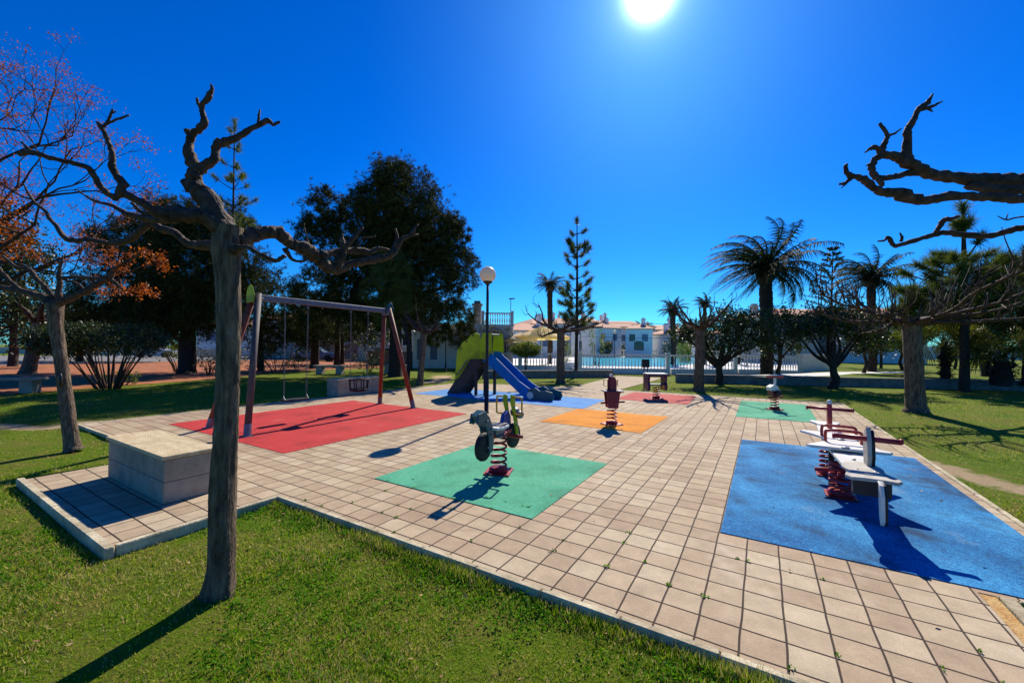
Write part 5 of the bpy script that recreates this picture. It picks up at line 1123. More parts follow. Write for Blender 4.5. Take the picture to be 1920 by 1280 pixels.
for x, lab in ((-.34, 'rear'), (.36, 'front')):
    mb = MB(); lathe(mb, (x, 0, .375), [(.05, -.03), (.13, -.032), (.152, -.02), (.157, 0), (.152, .02), (.13, .032), (.05, .03)], 28, rotx(math.pi/2)); w = mb.build('wheel', m_tyre, t, smooth=True, world=False)
for s in (-1, 1):
    mb = MB(); prism(mb, [(-.3, .3), (-.24, .3), (-.2, .42), (-.22, .56), (-.3, .7), (-.4, .78), (-.52, .76), (-.55, .66), (-.48, .64), (-.42, .66), (-.35, .58), (-.31, .46)], .02, (0, s*.045, 0), XA, ZA); mb.build('rear_panel', m_teal, t, world=False)
for q in [(-.34, .375), (.36, .375), (-.27, .5), (-.36, .66), (.33, .52), (.26, .74)]:
    for sd_ in (-1, 1):
        mb = MB(); lathe(mb, (q[0], sd_*.062, q[1]), [(.014, -.006), (.016, 0), (.014, .006)], 10, rotx(math.pi/2)); mb.build('bolt', m_steel, t, world=False)
mb = MB(); prism(mb, [(-.53, .74), (-.5, .66), (-.4, .7), (-.34, .76), (-.42, .79)], .09, (0, 0, 0), XA, ZA); mb.build('rear_grip', m_teal, t, world=False)
mb = MB(); prism(mb, [(.05, .4), (.14, .36), (.3, .45), (.3, .62), (.24, .7), (.14, .66), (.08, .5)], .05, (0, .03, 0), XA, ZA); mb.build('tank_panel', m_blueshield, t, world=False)
for s in (-1, 1):
    mb = MB(); prism(mb, [(.34, .34), (.4, .36), (.37, .55), (.3, .74), (.28, .88), (.2, .9), (.18, .82), (.24, .7), (.3, .52)], .02, (0, s*.05, 0), XA, ZA); mb.build('fork_panel', m_lime, t, world=False)
for s in (-1, 1):
    mb = MB(); tube(mb, [(.24, s*.06, .66), (.24, s*.16, .66), (.24, s*.175, .69), (.24, s*.175, .84), (.24, s*.16, .865), (.24, s*.06, .865)], .011, 8, sub=3); mb.build('handle', m_yellow, t, smooth=True, world=False)
mb = MB(); lathe(mb, (.38, .0, .66), [(.02, -.05), (.05, -.02), (.062, .03), (.055, .05)], 16, roty(math.pi/2)); lathe(mb, (.34, -.09, .64), [(.02, -.04), (.04, -.02), (.05, .03), (.045, .045)], 14, roty(math.pi/2)); mb.build('headlamp', m_steel, t, smooth=True, world=False)
mb = MB(); prism(mb, [(-.2, -.12), (-.1, -.15), (.05, -.13), (.13, -.07), (.13, .07), (.05, .13), (-.1, .15), (-.2, .12)], .028, (-.04, 0, .56), XA, YA); st = mb.build('seat', m_wboard, t, world=False)
mb = MB()
for q in (-.1, -.02, .06): box(mb, (q-.04, 0, .577), (.03, .24, .006))
mb.build('stripe', m_black, st, world=False)
mb = MB(); box(mb, (-.05, 0, .505), (.2, .12, .08), bev=.01); box(mb, (-.05, 0, .45), (.16, .16, .03), bev=.006); mb.build('seat_bracket', m_steel, t, world=False)
mb = MB(); box(mb, (.0, 0, .455), (.6, .06, .05), bev=.01); mb.build('frame', m_redp, t, world=False)
mb = MB(); tube(mb, [(.14, -.24, .42), (.14, .2, .42)], .02, 10); mb.build('foot_rest', m_redp, t, world=False)

b2 = G(1147, 796)
t = thing('spring_rider', 'maroon spring rider with square hand loops on the orange mat', 'spring rider', (b2[0], b2[1], 0), RZ)
base_plate(t, rot=.5, w=.32); spring(t, (0, 0), .03, .38, .088, .0135, 5)
for y in (-.11, .11):
    mb = MB(); prism(mb, [(-.095, .33), (.095, .33), (.13, .62), (.15, .63), (.15, .66), (.06, .68), (.065, .84), (.03, .93), (-.03, .93), (-.065, .84), (-.06, .68), (-.15, .66), (-.15, .63), (-.13, .62)], .022, (0, y, 0), XA, ZA); mb.build('body_panel', m_maroon, t, world=False)
for q in [(-.05, .56), (.05, .56), (-.06, .4), (.06, .4), (0, .86), (-.035, .72), (.035, .72)]:
    mb = MB(); lathe(mb, (q[0], -.122, q[1]), [(.009, -.004), (.01, 0), (.009, .004)], 8, rotx(math.pi/2)); mb.build('bolt', m_steel, t, world=False)
mb = MB(); box(mb, (0, 0, .42), (.17, .18, .13), bev=.015); mb.build('saddle_block', m_redp, t, world=False)
mb = MB(); box(mb, (0, -.02, .655), (.38, .3, .022), bev=.008); mb.build('seat', m_purple, t, world=False)
mb = MB(); box(mb, (0, .09, .945), (.05, .07, .05), bev=.012); mb.build('cap', m_wboard, t, world=False)
for s in (-1, 1):
    mb = MB(); tube(mb, [(s*.05, .1, .86), (s*.13, .1, .865), (s*.135, .1, .855), (s*.135, .1, .75), (s*.13, .1, .745), (s*.05, .1, .745)], .0085, 8); mb.build('handle', m_yellow, t, world=False)
mb = MB(); tube(mb, [(-.22, -.03, .42), (.24, -.03, .45)], .018, 10); mb.build('foot_rest', m_maroon, t, world=False)

b3 = G(1230, 747)
t = thing('spring_rider', 'table shaped purple spring rider with a white top on the faded red mat', 'spring rider', (b3[0], b3[1], 0), RZ)
base_plate(t, rot=.3, w=.3); spring(t, (0, 0), .03, .36, .09, .0145, 5)
mb = MB(); box(mb, (-.02, 0, .74), (.6, .44, .03), bev=.01); mb.build('table_top', m_wboard, t, world=False)
for s in (-1, 1):
    mb = MB(); prism(mb, [(-.2, .26), (.2, .26), (.22, .4), (.16, .5), (.2, .66), (.24, .72), (-.24, .72), (-.2, .66), (-.16, .5), (-.22, .4)], .07, (-.02+s*.25, 0, 0), YA, ZA); mb.build('side_panel', m_purple, t, world=False)
mb = MB(); box(mb, (-.02, 0, .42), (.44, .3, .03), bev=.006); mb.build('seat', m_purple, t, world=False)
mb = MB(); box(mb, (-.02, 0, .68), (.44, .36, .05), bev=.006); mb.build('apron', m_purple, t, world=False)
mb = MB(); box(mb, (.14, -.2, .36), (.05, .03, .12), bev=.006); mb.build('badge', m_yellow, t, world=False)

b4 = G(1452, 768)
t = thing('spring_rider', 'white spring rider with a red crossbar handle on the far green mat', 'spring rider', (b4[0], b4[1], 0), RZ)
base_plate(t, rot=.2, w=.3); spring(t, (0, 0), .03, .34, .085, .0135, 5)
mb = MB(); prism(mb, [(-.06, .34), (.08, .34), (.11, .42), (.1, .47), (-.11, .47)], .22, (-.02, 0, 0), XA, ZA, .01); mb.build('lower_body', m_maroon, t, world=False)
mb = MB(); prism(mb, [(-.11, .475), (.1, .475), (.05, .6), (-.03, .62), (-.12, .56)], .2, (-.03, 0, 0), XA, ZA, .01); mb.build('body', m_wboard, t, world=False)
mb = MB(); box(mb, (.01, -.15, .43), (.12, .05, .12), bev=.01); mb.build('foot_box', m_black, t, world=False)
mb = MB(); prism(mb, [(-.025, .55), (.025, .55), (.03, .84), (-.03, .84)], .03, (0, -.02, 0), XA, ZA); mb.build('stem', m_wboard, t, world=False)
mb = MB(); tube(mb, [(-.21, -.03, .81), (.2, -.03, .81)], .026, 10); mb.build('handle', m_redp, t, world=False)
mb = MB(); box(mb, (0, -.02, .85), (.1, .05, .03), bev=.008); mb.build('cap', m_wboard, t, world=False)
mb = MB(); tube(mb, [(-.2, -.06, .3), (.17, -.06, .33)], .024, 10); mb.build('foot_rest', m_redp, t, world=False)

# ------------------------------------------------------------------ seesaw
SX, SY = 1.02, 1.97
t = thing('spring_seesaw', 'four seat spring seesaw of white boards with red handles on the blue mat', 'seesaw', (SX, SY, 0))
for y in (-.42, .4):
    base_plate(t, (-.06, y), .25, m_redp, 0.0); spring(t, (-.06, y), .03, .36, .088, .0145, 6)
mb = MB(); box(mb, (0, 0, .395), (.16, 2.5, .05), bev=.01); mb.build('beam', m_steel, t, world=False)
mb = MB(); prism(mb, [(-.1, -1.3), (.1, -1.3), (.14, -.3), (.14, .3), (.1, 1.3), (-.1, 1.3), (-.14, .3), (-.14, -.3)], .03, (0, 0, .435), XA, YA); mb.build('long_board', m_wboard, t, world=False)
def arc(cx, cy, r1, r2, a0, a1, n=9): return [(cx+r1*math.cos(a), cy+r2*math.sin(a)) for a in np.linspace(a0, a1, n)]
pl = [(-.44, .56), (-.38, .6), (.38, .6), (.46, .56)]+arc(.52, .08, .3, .38, 1.9, 4.0)+[(.47, -.52), (.36, -.56), (-.4, -.56), (-.46, -.52)]+arc(-.5, .06, .27, .36, -1.1, 1.2)
pl = [(-.31, .47)]+[(.31, .47)]+[(.34-.2*math.sin(a), .42-.84*q) for q, a in [(i/10, math.pi*i/10) for i in range(11)]]+[(.31, -.47), (-.31, -.47)]+[(-.34+.2*math.sin(a), -.42+.84*q) for q, a in [(i/10, math.pi*i/10) for i in range(11)]]
mb = MB(); prism(mb, pl, .026, (0, .02, .485), XA, YA, .006); pt = mb.build('centre_board', m_wboard, t, world=False)
mb = MB()
for q in ((0, .02), (-.02, -.42), (.02, .42)): lathe(mb, (q[0], q[1], .497), [(.035, 0), (.033, .012), (.01, .018)], 12)
mb.build('bolt_cap', m_steel, pt, world=False)
for y, h in ((.18, .13), (-.14, .13)):
    mb = MB(); tube(mb, [(-.15, y, .49), (-.15, y, .49+h*.8), (-.11, y, .49+h), (.11, y, .49+h), (.15, y, .49+h*.8), (.15, y, .49)], .015, 8, sub=3); mb.build('hand_loop', m_redp, t, smooth=True, world=False)
mb = MB(); prism(mb, arc(0, -1.1, .14, .22, 0, 2*math.pi, 20)[:-1], .022, (0, 0, .462), XA, YA); mb.build('seat', m_gboard, t, world=False)
for s, ln in ((-1, 1.33), (1, 1.55)):
    mb = MB(); prism(mb, [(-.1, -.24), (.1, -.24), (.12, -.12), (.16, -.02), (.175, .06), (.14, .12), (.06, .1), (-.06, .1), (-.14, .12), (-.175, .06), (-.16, -.02), (-.12, -.12)], .026, (.02, s*ln, .452), (s*-1.0, 0, 0), (0, float(s), 0)); mb.build('seat', m_gboard if s < 0 else m_wboard, t, world=False)
# near handle panel and bar
mb = MB(); prism(mb, [(-.05, .42), (.06, .42), (.1, .55), (.1, .66), (.05, .77), (-.02, .8), (-.07, .7), (-.09, .56)], .032, (.06, -.96, 0), YA, ZA); mb.build('handle_panel', m_gboard, t, world=False)
mb = MB(); prism(mb, [(-.05, .42), (.06, .42), (.1, .55), (.1, .66), (.05, .75), (-.02, .78), (-.07, .7), (-.09, .56)], .02, (.088, -.96, 0), YA, ZA); mb.build('handle_panel', m_black, t, world=False)
mb = MB(); tube(mb, [(-.17, -1.0, .71), (.27, -1.0, .7)], .023, 12)
for x in (-.18, .27): lathe(mb, (x, -1.0, .705), [(.022, -.012), (.026, 0), (.022, .012)], 12, roty(math.pi/2))
mb.build('handle_bar', m_redp, t, smooth=True, world=False)
# far handle panel and bar
mb = MB(); prism(mb, [(-.05, .42), (.05, .42), (.06, .6), (.04, .76), (-.03, .77), (-.06, .6)], .05, (0.02, 1.1, 0), YA, ZA); mb.build('handle_panel', m_redp, t, world=False)
mb = MB(); tube(mb, [(-.21, 1.1, .71), (.25, 1.1, .7)], .02, 12)
for x in (-.22, .26): lathe(mb, (x, 1.1, .705), [(.023, -.012), (.028, 0), (.023, .012)], 12, roty(math.pi/2))
mb.build('handle_bar', m_redp, t, smooth=True, world=False)
mb = MB(); sphere(mb, (.02, 1.1, .79), .03, 10, 8, sq=(1, 1, 1.2)); mb.build('knob', m_wboard, t, smooth=True, world=False)
# nose fin and brown end box
mb = MB(); prism(mb, [(-.02, .46), (-.09, .44), (-.13, .36), (-.14, .18), (-.1, .14), (-.06, .2), (-.04, .34)], .024, (.05, -1.42, 0), YA, ZA); mb.build('nose_fin', m_wboard, t, world=False)
mb = MB(); prism(mb, [(-.02, .46), (-.085, .44), (-.125, .36), (-.135, .18), (-.1, .14), (-.06, .2), (-.04, .34)], .016, (.071, -1.42, 0), YA, ZA); mb.build('nose_fin', m_black, t, world=False)
mb = MB(); box(mb, (.02, -1.32, .37), (.24, .1, .13), bev=.012); mb.build('end_box', m_step, t, world=False)
for pp_ in ([(-.26, -.3, .22), (-.1, -.3, .24), (.2, -.3, .24)], [(-.12, -.72, .3), (.2, -.7, .27)]):
    mb = MB(); tube(mb, pp_, .02, 10); mb.build('foot_rest', m_redp, t, world=False)
for q_ in ((0, -.72), (.0, .72), (-.05, -1.2), (.07, -1.2), (0, 1.25)):
    mb = MB(); lathe(mb, (q_[0], q_[1], .466 if abs(q_[1]) > 1 else .452), [(.016, 0), (.015, .008), (.004, .012)], 10); mb.build('bolt', m_steel, t, world=False)
mb = MB(); box(mb, (-.1, -.12, .22), (.05, .05, .42), bev=.006); mb.build('strut', m_black, t, world=False)

# ------------------------------------------------------------------ sign
sp = POS(1211, 15.6); t = thing('sign', 'blank black square board on two thin legs beside the path', 'sign', sp, RZ)
mb = MB(); box(mb, (0, 0, .92), (.29, .03, .32), bev=.006); mb.build('board', m_black, t, world=False)
for s in (-1, 1):
    mb = MB(); box(mb, (s*.07, .02, .4), (.025, .025, .8)); mb.build('leg', m_black, t, world=False)

# ------------------------------------------------------------------ low walls and balustrades
def low_wall(label, a, b, h, w=.26, z0=0.0, m=None, cap=.05):
    a, b = np.array([a[0], a[1], 0.]), np.array([b[0], b[1], 0.]); c = (a+b)/2; L = np.linalg.norm(b-a); ang = math.atan2(b[1]-a[1], b[0]-a[0])
    t = thing('low_wall', label, 'wall', (c[0], c[1], z0), ang); mb = MB(); box(mb, (0, 0, (h-cap)/2-.05), (L, w, h-cap+.1), bev=.008); mb.build('wall_body', m or m_stonewall, t, world=False)
    mb = MB(); n = int(L/1.0)+1
    for i in range(n): box(mb, (-L/2+L*(i+.5)/n, 0, h-cap/2), (L/n-.006, w+.06, cap), bev=.008)
    mb.build('coping', m or m_stonewall, t, world=False); return t
low_wall('low grey retaining wall along the right lawn', wl0, wl1, .37)
low_wall('low grey retaining wall continuing past the right edge', wl1+np.array([.05, .02]), wl2, .37)
low_wall('low stone wall on the left of the path before the balustrade', POS(905, 19.6), POS(1148, 21.0), .36)

def balustrade(label, a, b, nb, base_h=.33, top=1.13, posts=(0, 1), seed=0, z0=0.0, r=.034, rail=.1, cat='balustrade'):
    a, b = np.array([a[0], a[1], 0.]), np.array([b[0], b[1], 0.]); c = (a+b)/2; L = np.linalg.norm(b-a); ang = math.atan2(b[1]-a[1], b[0]-a[0])
    t = thing('balustrade', label, cat, (c[0], c[1], z0), ang)
    if base_h > 0.02:
        mb = MB(); box(mb, (0, 0, base_h/2), (L, .22, base_h), bev=.01); mb.build('base_wall', m_white, t, world=False)
    mb = MB(); box(mb, (0, 0, top-.04), (L-.01, .18, .08), bev=.012); mb.build('rail', m_white, t, world=False)
    for p in posts:
        mb = MB(); x = -L/2+L*p; box(mb, (x, 0, (top+.06)/2), (.2, .24, top+.06), bev=.012); box(mb, (x, 0, top+.09), (.26, .3, .05), bev=.012); mb.build('post', m_white, t, world=False)
    mb = MB(); H = top-.082-base_h
    lathe(mb, (0, 0, 0), [(r, 0), (r, .04*H), (r*.55, .1*H), (r*1.05, .28*H), (r*.95, .4*H), (r*.5, .62*H), (r*.5, .8*H), (r*.8, .9*H), (r, .94*H), (r, H)], 8)
    proto = mb.build('baluster', m_white, t, smooth=True, world=False); x0, x1 = -L/2+.2, L/2-.2; proto.location = (x0, 0, base_h)
    for i in range(1, nb):
        q = proto.copy(); C.objects.link(q); q.parent = t; q.location = (x0+(x1-x0)*i/(nb-1), 0, base_h)
    return t
balustrade('white balustrade left of the gate, behind the topiary', POS(905, 26.6), POS(1046, 26.6), 24, posts=(0, .5, 1))
balustrade('white balustrade between the gate post and the sign', POS(1088, 24), POS(1252, 23.8), 26)
balustrade('white balustrade behind the middle pollarded trunk', POS(1258, 23.8), POS(1378, 24), 19, posts=(1,))
balustrade('white balustrade behind the flat crowned tree', POS(1384, 24), POS(1432, 24), 7, posts=(1,))
balustrade('white balustrade at its right end before the white wall', POS(1438, 24), POS(1500, 22.8), 11, posts=(1,))
for px0, px1, dpp, lb in ((1084, 1290, 60, 'far white pool fence behind the left half of the pool'), (1295, 1480, 60, 'far white pool fence behind the palms')):
    balustrade(lb, POS(px0, dpp), POS(px1, dpp), 40, base_h=.02, top=1.0, r=.05, z0=.27)
gp = POS(1068, 25.2); t = thing('gate', 'low white gate at the end of the path', 'gate', gp, RZ)
mb = MB(); box(mb, (0, 0, .34), (1.1, .05, .5), bev=.01); mb.build('panel', m_white, t, world=False)
mb = MB(); box(mb, (0, 0, .95), (1.1, .04, .05)); box(mb, (0, 0, .7), (1.1, .03, .03)); mb.build('rail', m_white, t, world=False)
for s in (-1, 1):
    mb = MB(); box(mb, (s*.6, 0, .6), (.12, .12, 1.25), bev=.01); mb.build('post', m_white, t, world=False)
def wall_thing(label, px0, d0, px1, d1, h, m, th=.25, z0=0):
    a, b = POS(px0, d0), POS(px1, d1); c = (a+b)/2; L = np.linalg.norm(b-a); ang = math.atan2(b[1]-a[1], b[0]-a[0])
    mb = MB(); box(mb, (0, 0, h/2), (L, th, h), bev=.015); o = mb.build('garden_wall', m, world=False); o.location = (c[0], c[1], z0); o.rotation_euler = (0, 0, ang); tag(o, label, 'wall'); return o
wall_thing('white wall closing the balustrade on the right', 1502, 22.7, 1552, 23.5, 1.25, m_white)
wall_thing('white garden wall behind the right fan palm', 1700, 60, 2000, 60, 2.2, m_white)
wall_thing('pale roadside wall at the far left', -150, 62, 420, 50, .9, m_cream)
wall_thing('grey boundary wall left of the white house', 690, 34, 800, 31, 1.1, m_stonewall)

# ------------------------------------------------------------------ houses
def house(label, px, dp, w, dep, h, rh=1.0, roof='hip', wall=None, wins=(), rot=0.0, chim=(), parapet=False, z0=0.0, over=.25):
    p = POS(px, dp, z0); t = thing('house', label, 'house', p, RZ+rot)
    mb = MB(); box(mb, (0, dep/2, h/2), (w, dep, h)); wl_ = mb.build('wall', wall or m_white, t, world=False)
    if roof in ('hip', 'gable'):
        mb = MB(); o = over; x, y0, y1 = w/2+o, -o, dep+o; rx = 0.0 if roof == 'pyr' else (w/2-dep/2*.9 if roof == 'hip' else w/2+o); rx = max(rx, .2); yc = dep/2
        V = [(-x, y0, h), (x, y0, h), (x, y1, h), (-x, y1, h), (-rx, yc, h+rh), (rx, yc, h+rh), (-x, y0, h-.12), (x, y0, h-.12), (x, y1, h-.12), (-x, y1, h-.12)]
        mb.add(V, [(0, 1, 5, 4), (2, 3, 4, 5), (1, 2, 5), (3, 0, 4), (6, 7, 1, 0), (7, 8, 2, 1), (8, 9, 3, 2), (9, 6, 0, 3), (9, 8, 7, 6)]); rf = mb.build('roof', m_terra, t, world=False)
    else:
        mb = MB(); box(mb, (0, dep/2, h+.08), (w+.1, dep+.1, .16)); rf = mb.build('roof', wall or m_white, t, world=False)
    for cx, cy, chh in chim:
        mb = MB(); box(mb, (cx, cy, h+chh/2), (.55, .55, chh)); box(mb, (cx, cy, h+chh+.06), (.75, .75, .12)); box(mb, (cx, cy, h+chh+.22), (.45, .45, .22)); mb.build('chimney', m_stonewall if wall is None else wall, rf, world=False)
    for wx, wz, ww, wh, *mm in wins:
        mb = MB(); f = .07
        for sx in (-1, 1): box(mb, (wx+sx*(ww/2+f/2), -.03, wz), (f, .07, wh+2*f))
        for sz in (-1, 1): box(mb, (wx, -.03, wz+sz*(wh/2+f/2)), (ww, .07, f))
        fr = mb.build('window', m_white, t, world=False)
        mb = MB(); box(mb, (wx, -.008, wz), (ww, .03, wh)); mb.build('pane', mm[0] if mm else m_glass, fr, world=False)
    return t
h1 = house('white house with a roof terrace behind the lamp post', 868, 28.2, 6.9, 8, 2.9, roof='flat', wins=[(-2.9, 1.3, .5, 1.4, m_shutter), (-2.0, 1.3, .5, 1.4, m_shutter)], chim=[(.85, 1.5, 1.6)])
a_, b_ = POS(905, 28.3), POS(960, 28.3)
balustrade('white balustrade around the roof terrace of the white house', a_, b_, 11, base_h=0.02, top=.82, z0=3.06, r=.045)
house('cream house with red roof seen behind the left swing chains', 545, 48, 8, 7, 4.6, 1.2, 'hip', m_cream, [(-2.5, 3.3, 1, 1), (0, 3.3, 1, 1), (2.5, 3.3, 1, 1), (-2.2, 1.2, 1.2, 1.4), (1.5, 1.2, 1.2, 1.4)])
house('pink walled house with white windows behind the swing beam', 625, 46, 6, 7, 3.8, 1.0, 'hip', m_pinkwall, [(-1.8, 2.4, .9, 1.2), (1.2, 2.4, .9, 1.2)])
house('white house half hidden behind the dark pines at left', 430, 56, 9, 7, 4.2, 1.0, 'hip', m_white, [(-2.5, 2.6, 1.4, 1.1, m_shutter), (1.5, 2.6, 1.4, 1.1, m_shutter)])
house('pale house behind the right swing legs', 735, 42, 7, 7, 3.6, 1.0, 'hip', m_cream, [(-2, 2.2, 1, 1.2), (1.6, 2.2, 1, 1.2)])
row = [(998, 50, 7.5, 3.6, 'white house with a terracotta roof above the tan parasols', [(-1.6, 2.2, 1.8, 1.1, m_shutter), (1.6, 2.2, 1.2, 1.1, m_shutter)], .25),
       (1062, 62, 9, 5.2, 'taller house behind the parasol palm', [(-2.5, 3.8, 1, 1), (1, 3.8, 1, 1)], -.2),
       (1116, 66, 8, 5.2, 'white terraced house left of the big chimney house', [(-2, 3.2, 1.2, 1.2), (1.6, 3.2, 1.2, 1.2)], .15),
       (1168, 62, 9.5, 4.8, 'white house with a tall chimney in the middle of the far row', [(-2.6, 3, 1, 1.2, m_shutter), (0, 3, 1, 1.2, m_shutter), (2.6, 3, 1, 1.2)], -.1),
       (1240, 66, 10, 4.6, 'white house with a wide salmon roof behind the feathery palm', [(-3, 2.6, 1.6, 1.1, m_shutter), (0, 2.6, 1, 1.1), (3, 2.6, 1.2, 1.1)], .05),
       (1305, 72, 9, 4.3, 'low white house behind the small ragged palm', [(-2, 2.6, 1.2, 1.2), (2, 2.6, 1.2, 1.2)], 0),
       (1390, 66, 9, 4.0, 'white house hidden behind the flat crowned tree', [(-2, 2.4, 1.2, 1.2), (2, 2.4, 1.2, 1.2)], .1)]
for i, (px, dp_, w, h, lb, ws, rot) in enumerate(row):
    if dp_ > 55: dp_, w, h, ws = dp_*1.22, w*1.22, (h-1.47)*1.22+1.47, [(q[0]*1.22, q[1]*1.15)+tuple(q[2:]) for q in ws]
    house(lb, px, dp_, w, 8, h, 1.1+.2*(i % 2), 'hip', m_white, ws, rot, chim=[((-1)**i*w*.25, 3.2, 2.0+.5*(i == 3))])
house('brown topped villa with a chimney right of the tallest palm', 1480, 38, 5.5, 7, 4.6, .7, 'hip', m_cream, [(-1.2, 3.2, .9, 1.1), (1.2, 3.2, .9, 1.1)], chim=[(-1.8, 2.5, 1.1)])
house('white villa with salmon roof behind the layered conifer', 1570, 42, 8.5, 8, 4.9, 1.2, 'gable', m_white, [(-2.4, 3, 1.0, 1.2, m_shutter), (1.4, 3, 1.0, 1.2, m_shutter)], .1)
house('white villa with a gabled salmon roof beside the wind swept palm', 1655, 38, 7.0, 8, 4.5, 1.3, 'gable', m_white, [(-1.6, 3, 1.0, 1.2, m_shutter), (1.4, 3, 1.0, 1.2, m_shutter)], -.2)
for px, dp_, w, h, rh, mw, lb, cx_, rot_ in [(1020, 56, 4.0, 4.7, .9, m_white, 'narrow white house with a steep roof right of the parasols', 1.0, .6), (1094, 60, 3.8, 5.3, .8, m_white, 'tall narrow white house behind the young pine', -.8, -.5),
        (1142, 58, 4.5, 4.4, 1.2, m_white, 'white gabled house front left of the small globe lamp', 1.2, .45), (1198, 57, 3.6, 4.3, .8, m_white, 'small white turret house under the distant low palm', .6, -.3), (1283, 60, 5.0, 3.7, 1.0, m_white, 'small white house left of the small ragged palm', -1.4, .35)]:
    house(lb, px, dp_, w, 5, h, rh, 'hip', mw, [(-w*.25, h-1.3, .8, 1.0), (w*.22, h-1.3, .8, 1.0, m_shutter), (0, 1.9, 1.3, 1.3)], rot_, chim=[(cx_, 2.2, 1.3)])
for i, (px, dp_, w, h) in enumerate([(1060, 63.5, 3.5, 3.6), (1135, 54.5, 2.2, 2.6), (1262, 55.5, 3.0, 2.6)]):
    shrub(['rounded dark tree shape between the far houses', 'dark bush with the pool behind its foot', 'dark bush beside the feathery palm trunk'][i], POS(px, dp_), w, h, 2.2, m_leaf, 150+i, n=3000, stems=4, low=.25, leaf=.14)
# further roofs on the horizon
for i, (px, dp_, w, h) in enumerate([(1090, 95, 12, 6.6), (1200, 100, 14, 6.0), (1290, 105, 16, 5.8), (1030, 90, 12, 6.8)]):
    house(['far house roof left of the young pine', 'far roof above the salmon roofed house', 'farthest roof right of the feathery palm', 'far roof between palm and young pine'][i], px, dp_, w, 9, h, 1.4, 'hip', m_white, [(-2, h-1.5, 1.2, 1.2), (2, h-1.5, 1.2, 1.2)], chim=[(w*.2, 3, 2.0)])

# hedges and dark shrubs beyond the pool
for i, (px, dp_, w, h, mm, lb) in enumerate([(1110, 65, 5, 2.2, m_leaf, 'dark hedge beyond the pool on the left'), (1172, 66, 4.5, 2.6, m_leaf, 'dark hedge behind the small white globe lamp'), (1232, 65, 5.5, 2.5, m_leaf, 'dark hedge beyond the middle of the pool'), (1295, 65, 5, 2.6, m_leaf2, 'yellow green hedge beside the feathery palm'), (1365, 66, 6, 2.9, m_leaf, 'dark hedge behind the flat crowned tree'), (1285, 38, 1.6, 2.3, m_leaf2, 'thin bright shrub inside the balustrade')]):
    shrub(lb, POS(px, dp_), w, h, 2.0, mm, 130+i, n=4200, stems=3, low=.03, leaf=.16 if dp_ > 50 else .09, name='hedge' if dp_ > 50 else 'shrub')

# thin wires strung over the pool terrace on two poles
for i_, (pa, pb, zz) in enumerate([(1088, 1400, 3.3)]):
    a, b = POS(pa, 29), POS(pb, 29); t = thing('wire_line', 'thin wires strung between poles over the pool terrace', 'wires', a)
    for q in (a, b):
        mb = MB(); tube(mb, [q, q+np.array([0, 0, zz+.1])], .035, 8); mb.build('pole', m_steel, t)
    for dz in (0, -1.0):
        mb = MB(); tube(mb, [a+np.array([0, 0, zz+dz]), (a+b)/2+np.array([0, 0, zz+dz-.06]), b+np.array([0, 0, zz+dz])], .012, 5, sub=4); mb.build('wire', m_black, t)
# parasols
def parasol(label, px, dp_, w, h, m, rise=.55):
    p = POS(px, dp_); t = thing('parasol', label, 'parasol', p, RZ+.35); mb = MB(); lathe(mb, (0, 0, 0), [(.25, 0), (.25, .06), (.03, .08), (.03, h)], 10); mb.build('pole', m_white, t, world=False)
    mb = MB(); n = 8; V = [(0, 0, h)]+[(w/2*math.cos(q)*(1.0), w/2*math.sin(q), h-rise) for q in np.linspace(0, 2*math.pi, n, endpoint=False)]+[(w/2*math.cos(q)*.6, w/2*math.sin(q)*.6, h-rise*.62) for q in np.linspace(0, 2*math.pi, n, endpoint=False)]+[(w/2*math.cos(q), w/2*math.sin(q), h-rise-.2) for q in np.linspace(0, 2*math.pi, n, endpoint=False)]
    F = []
    for i in range(n):
        j = (i+1) % n; F += [(0, 1+n+i, 1+n+j), (1+n+i, 1+i, 1+j, 1+n+j), (1+i, 1+2*n+i, 1+2*n+j, 1+j)]
    mb.add(V, F); mb.build('canopy', m, t, world=False); return t
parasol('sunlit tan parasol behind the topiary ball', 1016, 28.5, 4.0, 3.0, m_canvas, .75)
parasol('shaded grey parasol left of the tan one', 975, 28.6, 2.6, 2.55, m_canvasp, .5)

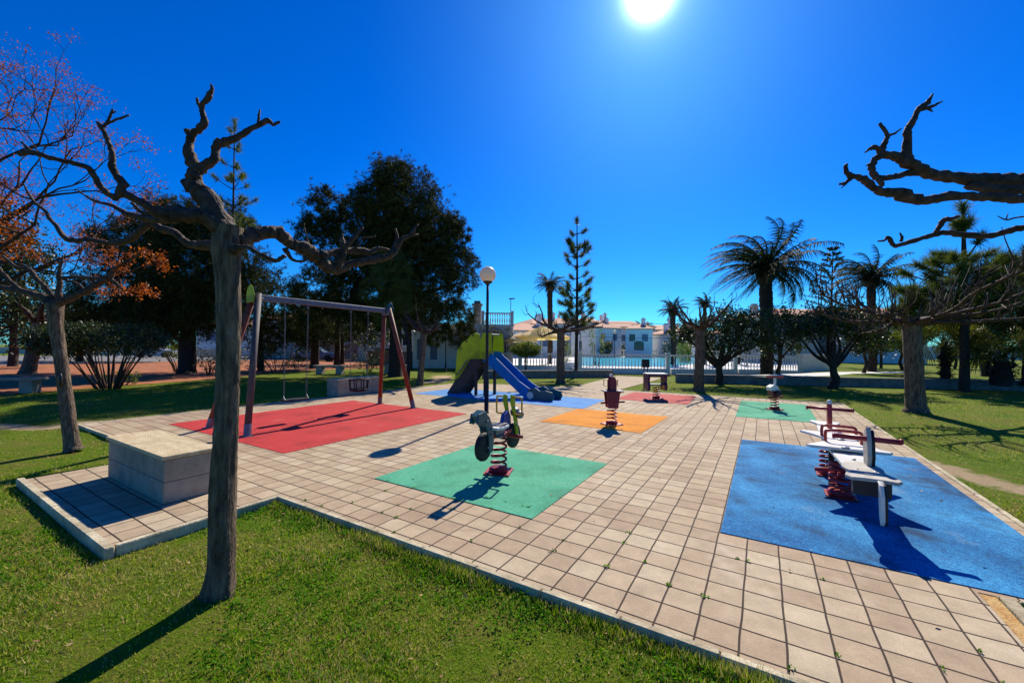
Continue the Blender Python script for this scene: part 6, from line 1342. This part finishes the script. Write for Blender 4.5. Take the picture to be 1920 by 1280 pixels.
# cars glimpsed between the trunks on the left
def car(label, px, dp_, m, rot):
    p = POS(px, dp_); t = thing('parked_car', label, 'car', p, RZ+rot); mb = MB()
    prism(mb, [(-2.1, .3), (2.1, .3), (2.12, .62), (1.9, .78), (1.15, .86), (-1.9, .9), (-2.12, .66)], 1.66, (0, 0, 0), XA, ZA, .05)
    prism(mb, [(-1.75, .88), (1.0, .86), (.35, 1.36), (-1.35, 1.4)], 1.46, (0, 0, 0), XA, ZA, .06); mb.build('body', m, t, world=False)
    mb = MB()
    for s in (-1, 1): prism(mb, [(-1.5, .92), (.8, .9), (.3, 1.28), (-1.25, 1.32)], .02, (0, s*.735, 0), XA, ZA, .004)
    mb.build('side_window', m_glass, t, world=False)
    for x in (-1.3, 1.3):
        for s in (-1, 1):
            mb = MB(); lathe(mb, (x, s*.76, .31), [(.18, -.1), (.31, -.09), (.32, 0), (.31, .09), (.18, .1)], 16, rotx(math.pi/2)); w = mb.build('wheel', m_tyre, t, world=False)
    return t
car('blue parked car behind the left swing chains', 592, 40, m_car_blue, .2)
car('silver parked car glimpsed behind the right swing chain', 735, 38, m_red_car, -.1)
car('silver parked car behind the yellow green shrub', 295, 47, m_red_car, .1)
t = thing('street_lamp', 'thin street light standing above the far roofs', 'lamp', POS(957, 60)); p = POS(957, 60)
mb = MB(); tube(mb, [p, p+np.array([0, 0, 8.6])], [.07, .05], 8); mb.build('pole', m_steel, t); mb = MB(); box(mb, p+np.array([0.2, 0, 8.65]), (.9, .3, .14), bev=.03); mb.build('lamp_head', m_black, t)

GROUPS = {'pollarded_tree': 'pollarded trees around the playground', 'pine_tree': 'dark pines behind the playground', 'young_pine': 'young pines with brushy tufts', 'palm_tree': 'palms beyond the paving',
          'fan_palm': 'fan palms on the raised lawn', 'olive_tree': 'dark low branching trees beyond the paving', 'small_tree': 'small trees on the raised lawn', 'broadleaf_tree': 'dark trees behind the swings',
          'spring_rider': 'spring riders on the rubber mats', 'rubber_mat': 'coloured rubber mats', 'swing': 'swings hanging from the swing frame', 'stone_plinth': 'low block plinths', 'stone_bench': 'stone slab benches',
          'balustrade': 'white balustrades', 'house': 'houses around the park', 'parasol': 'parasols by the pool', 'parked_car': 'cars parked beyond the trees', 'low_wall': 'low grey walls', 'garden_wall': 'garden walls',
          'street_lamp': 'lamp posts', 'shrub': 'shrubs around the playground'}
for o in scene.objects:
    if o.parent is None and 'category' in o and 'group' not in o:
        g = GROUPS.get(o.name.split('.')[0])
        if g: o['group'] = g
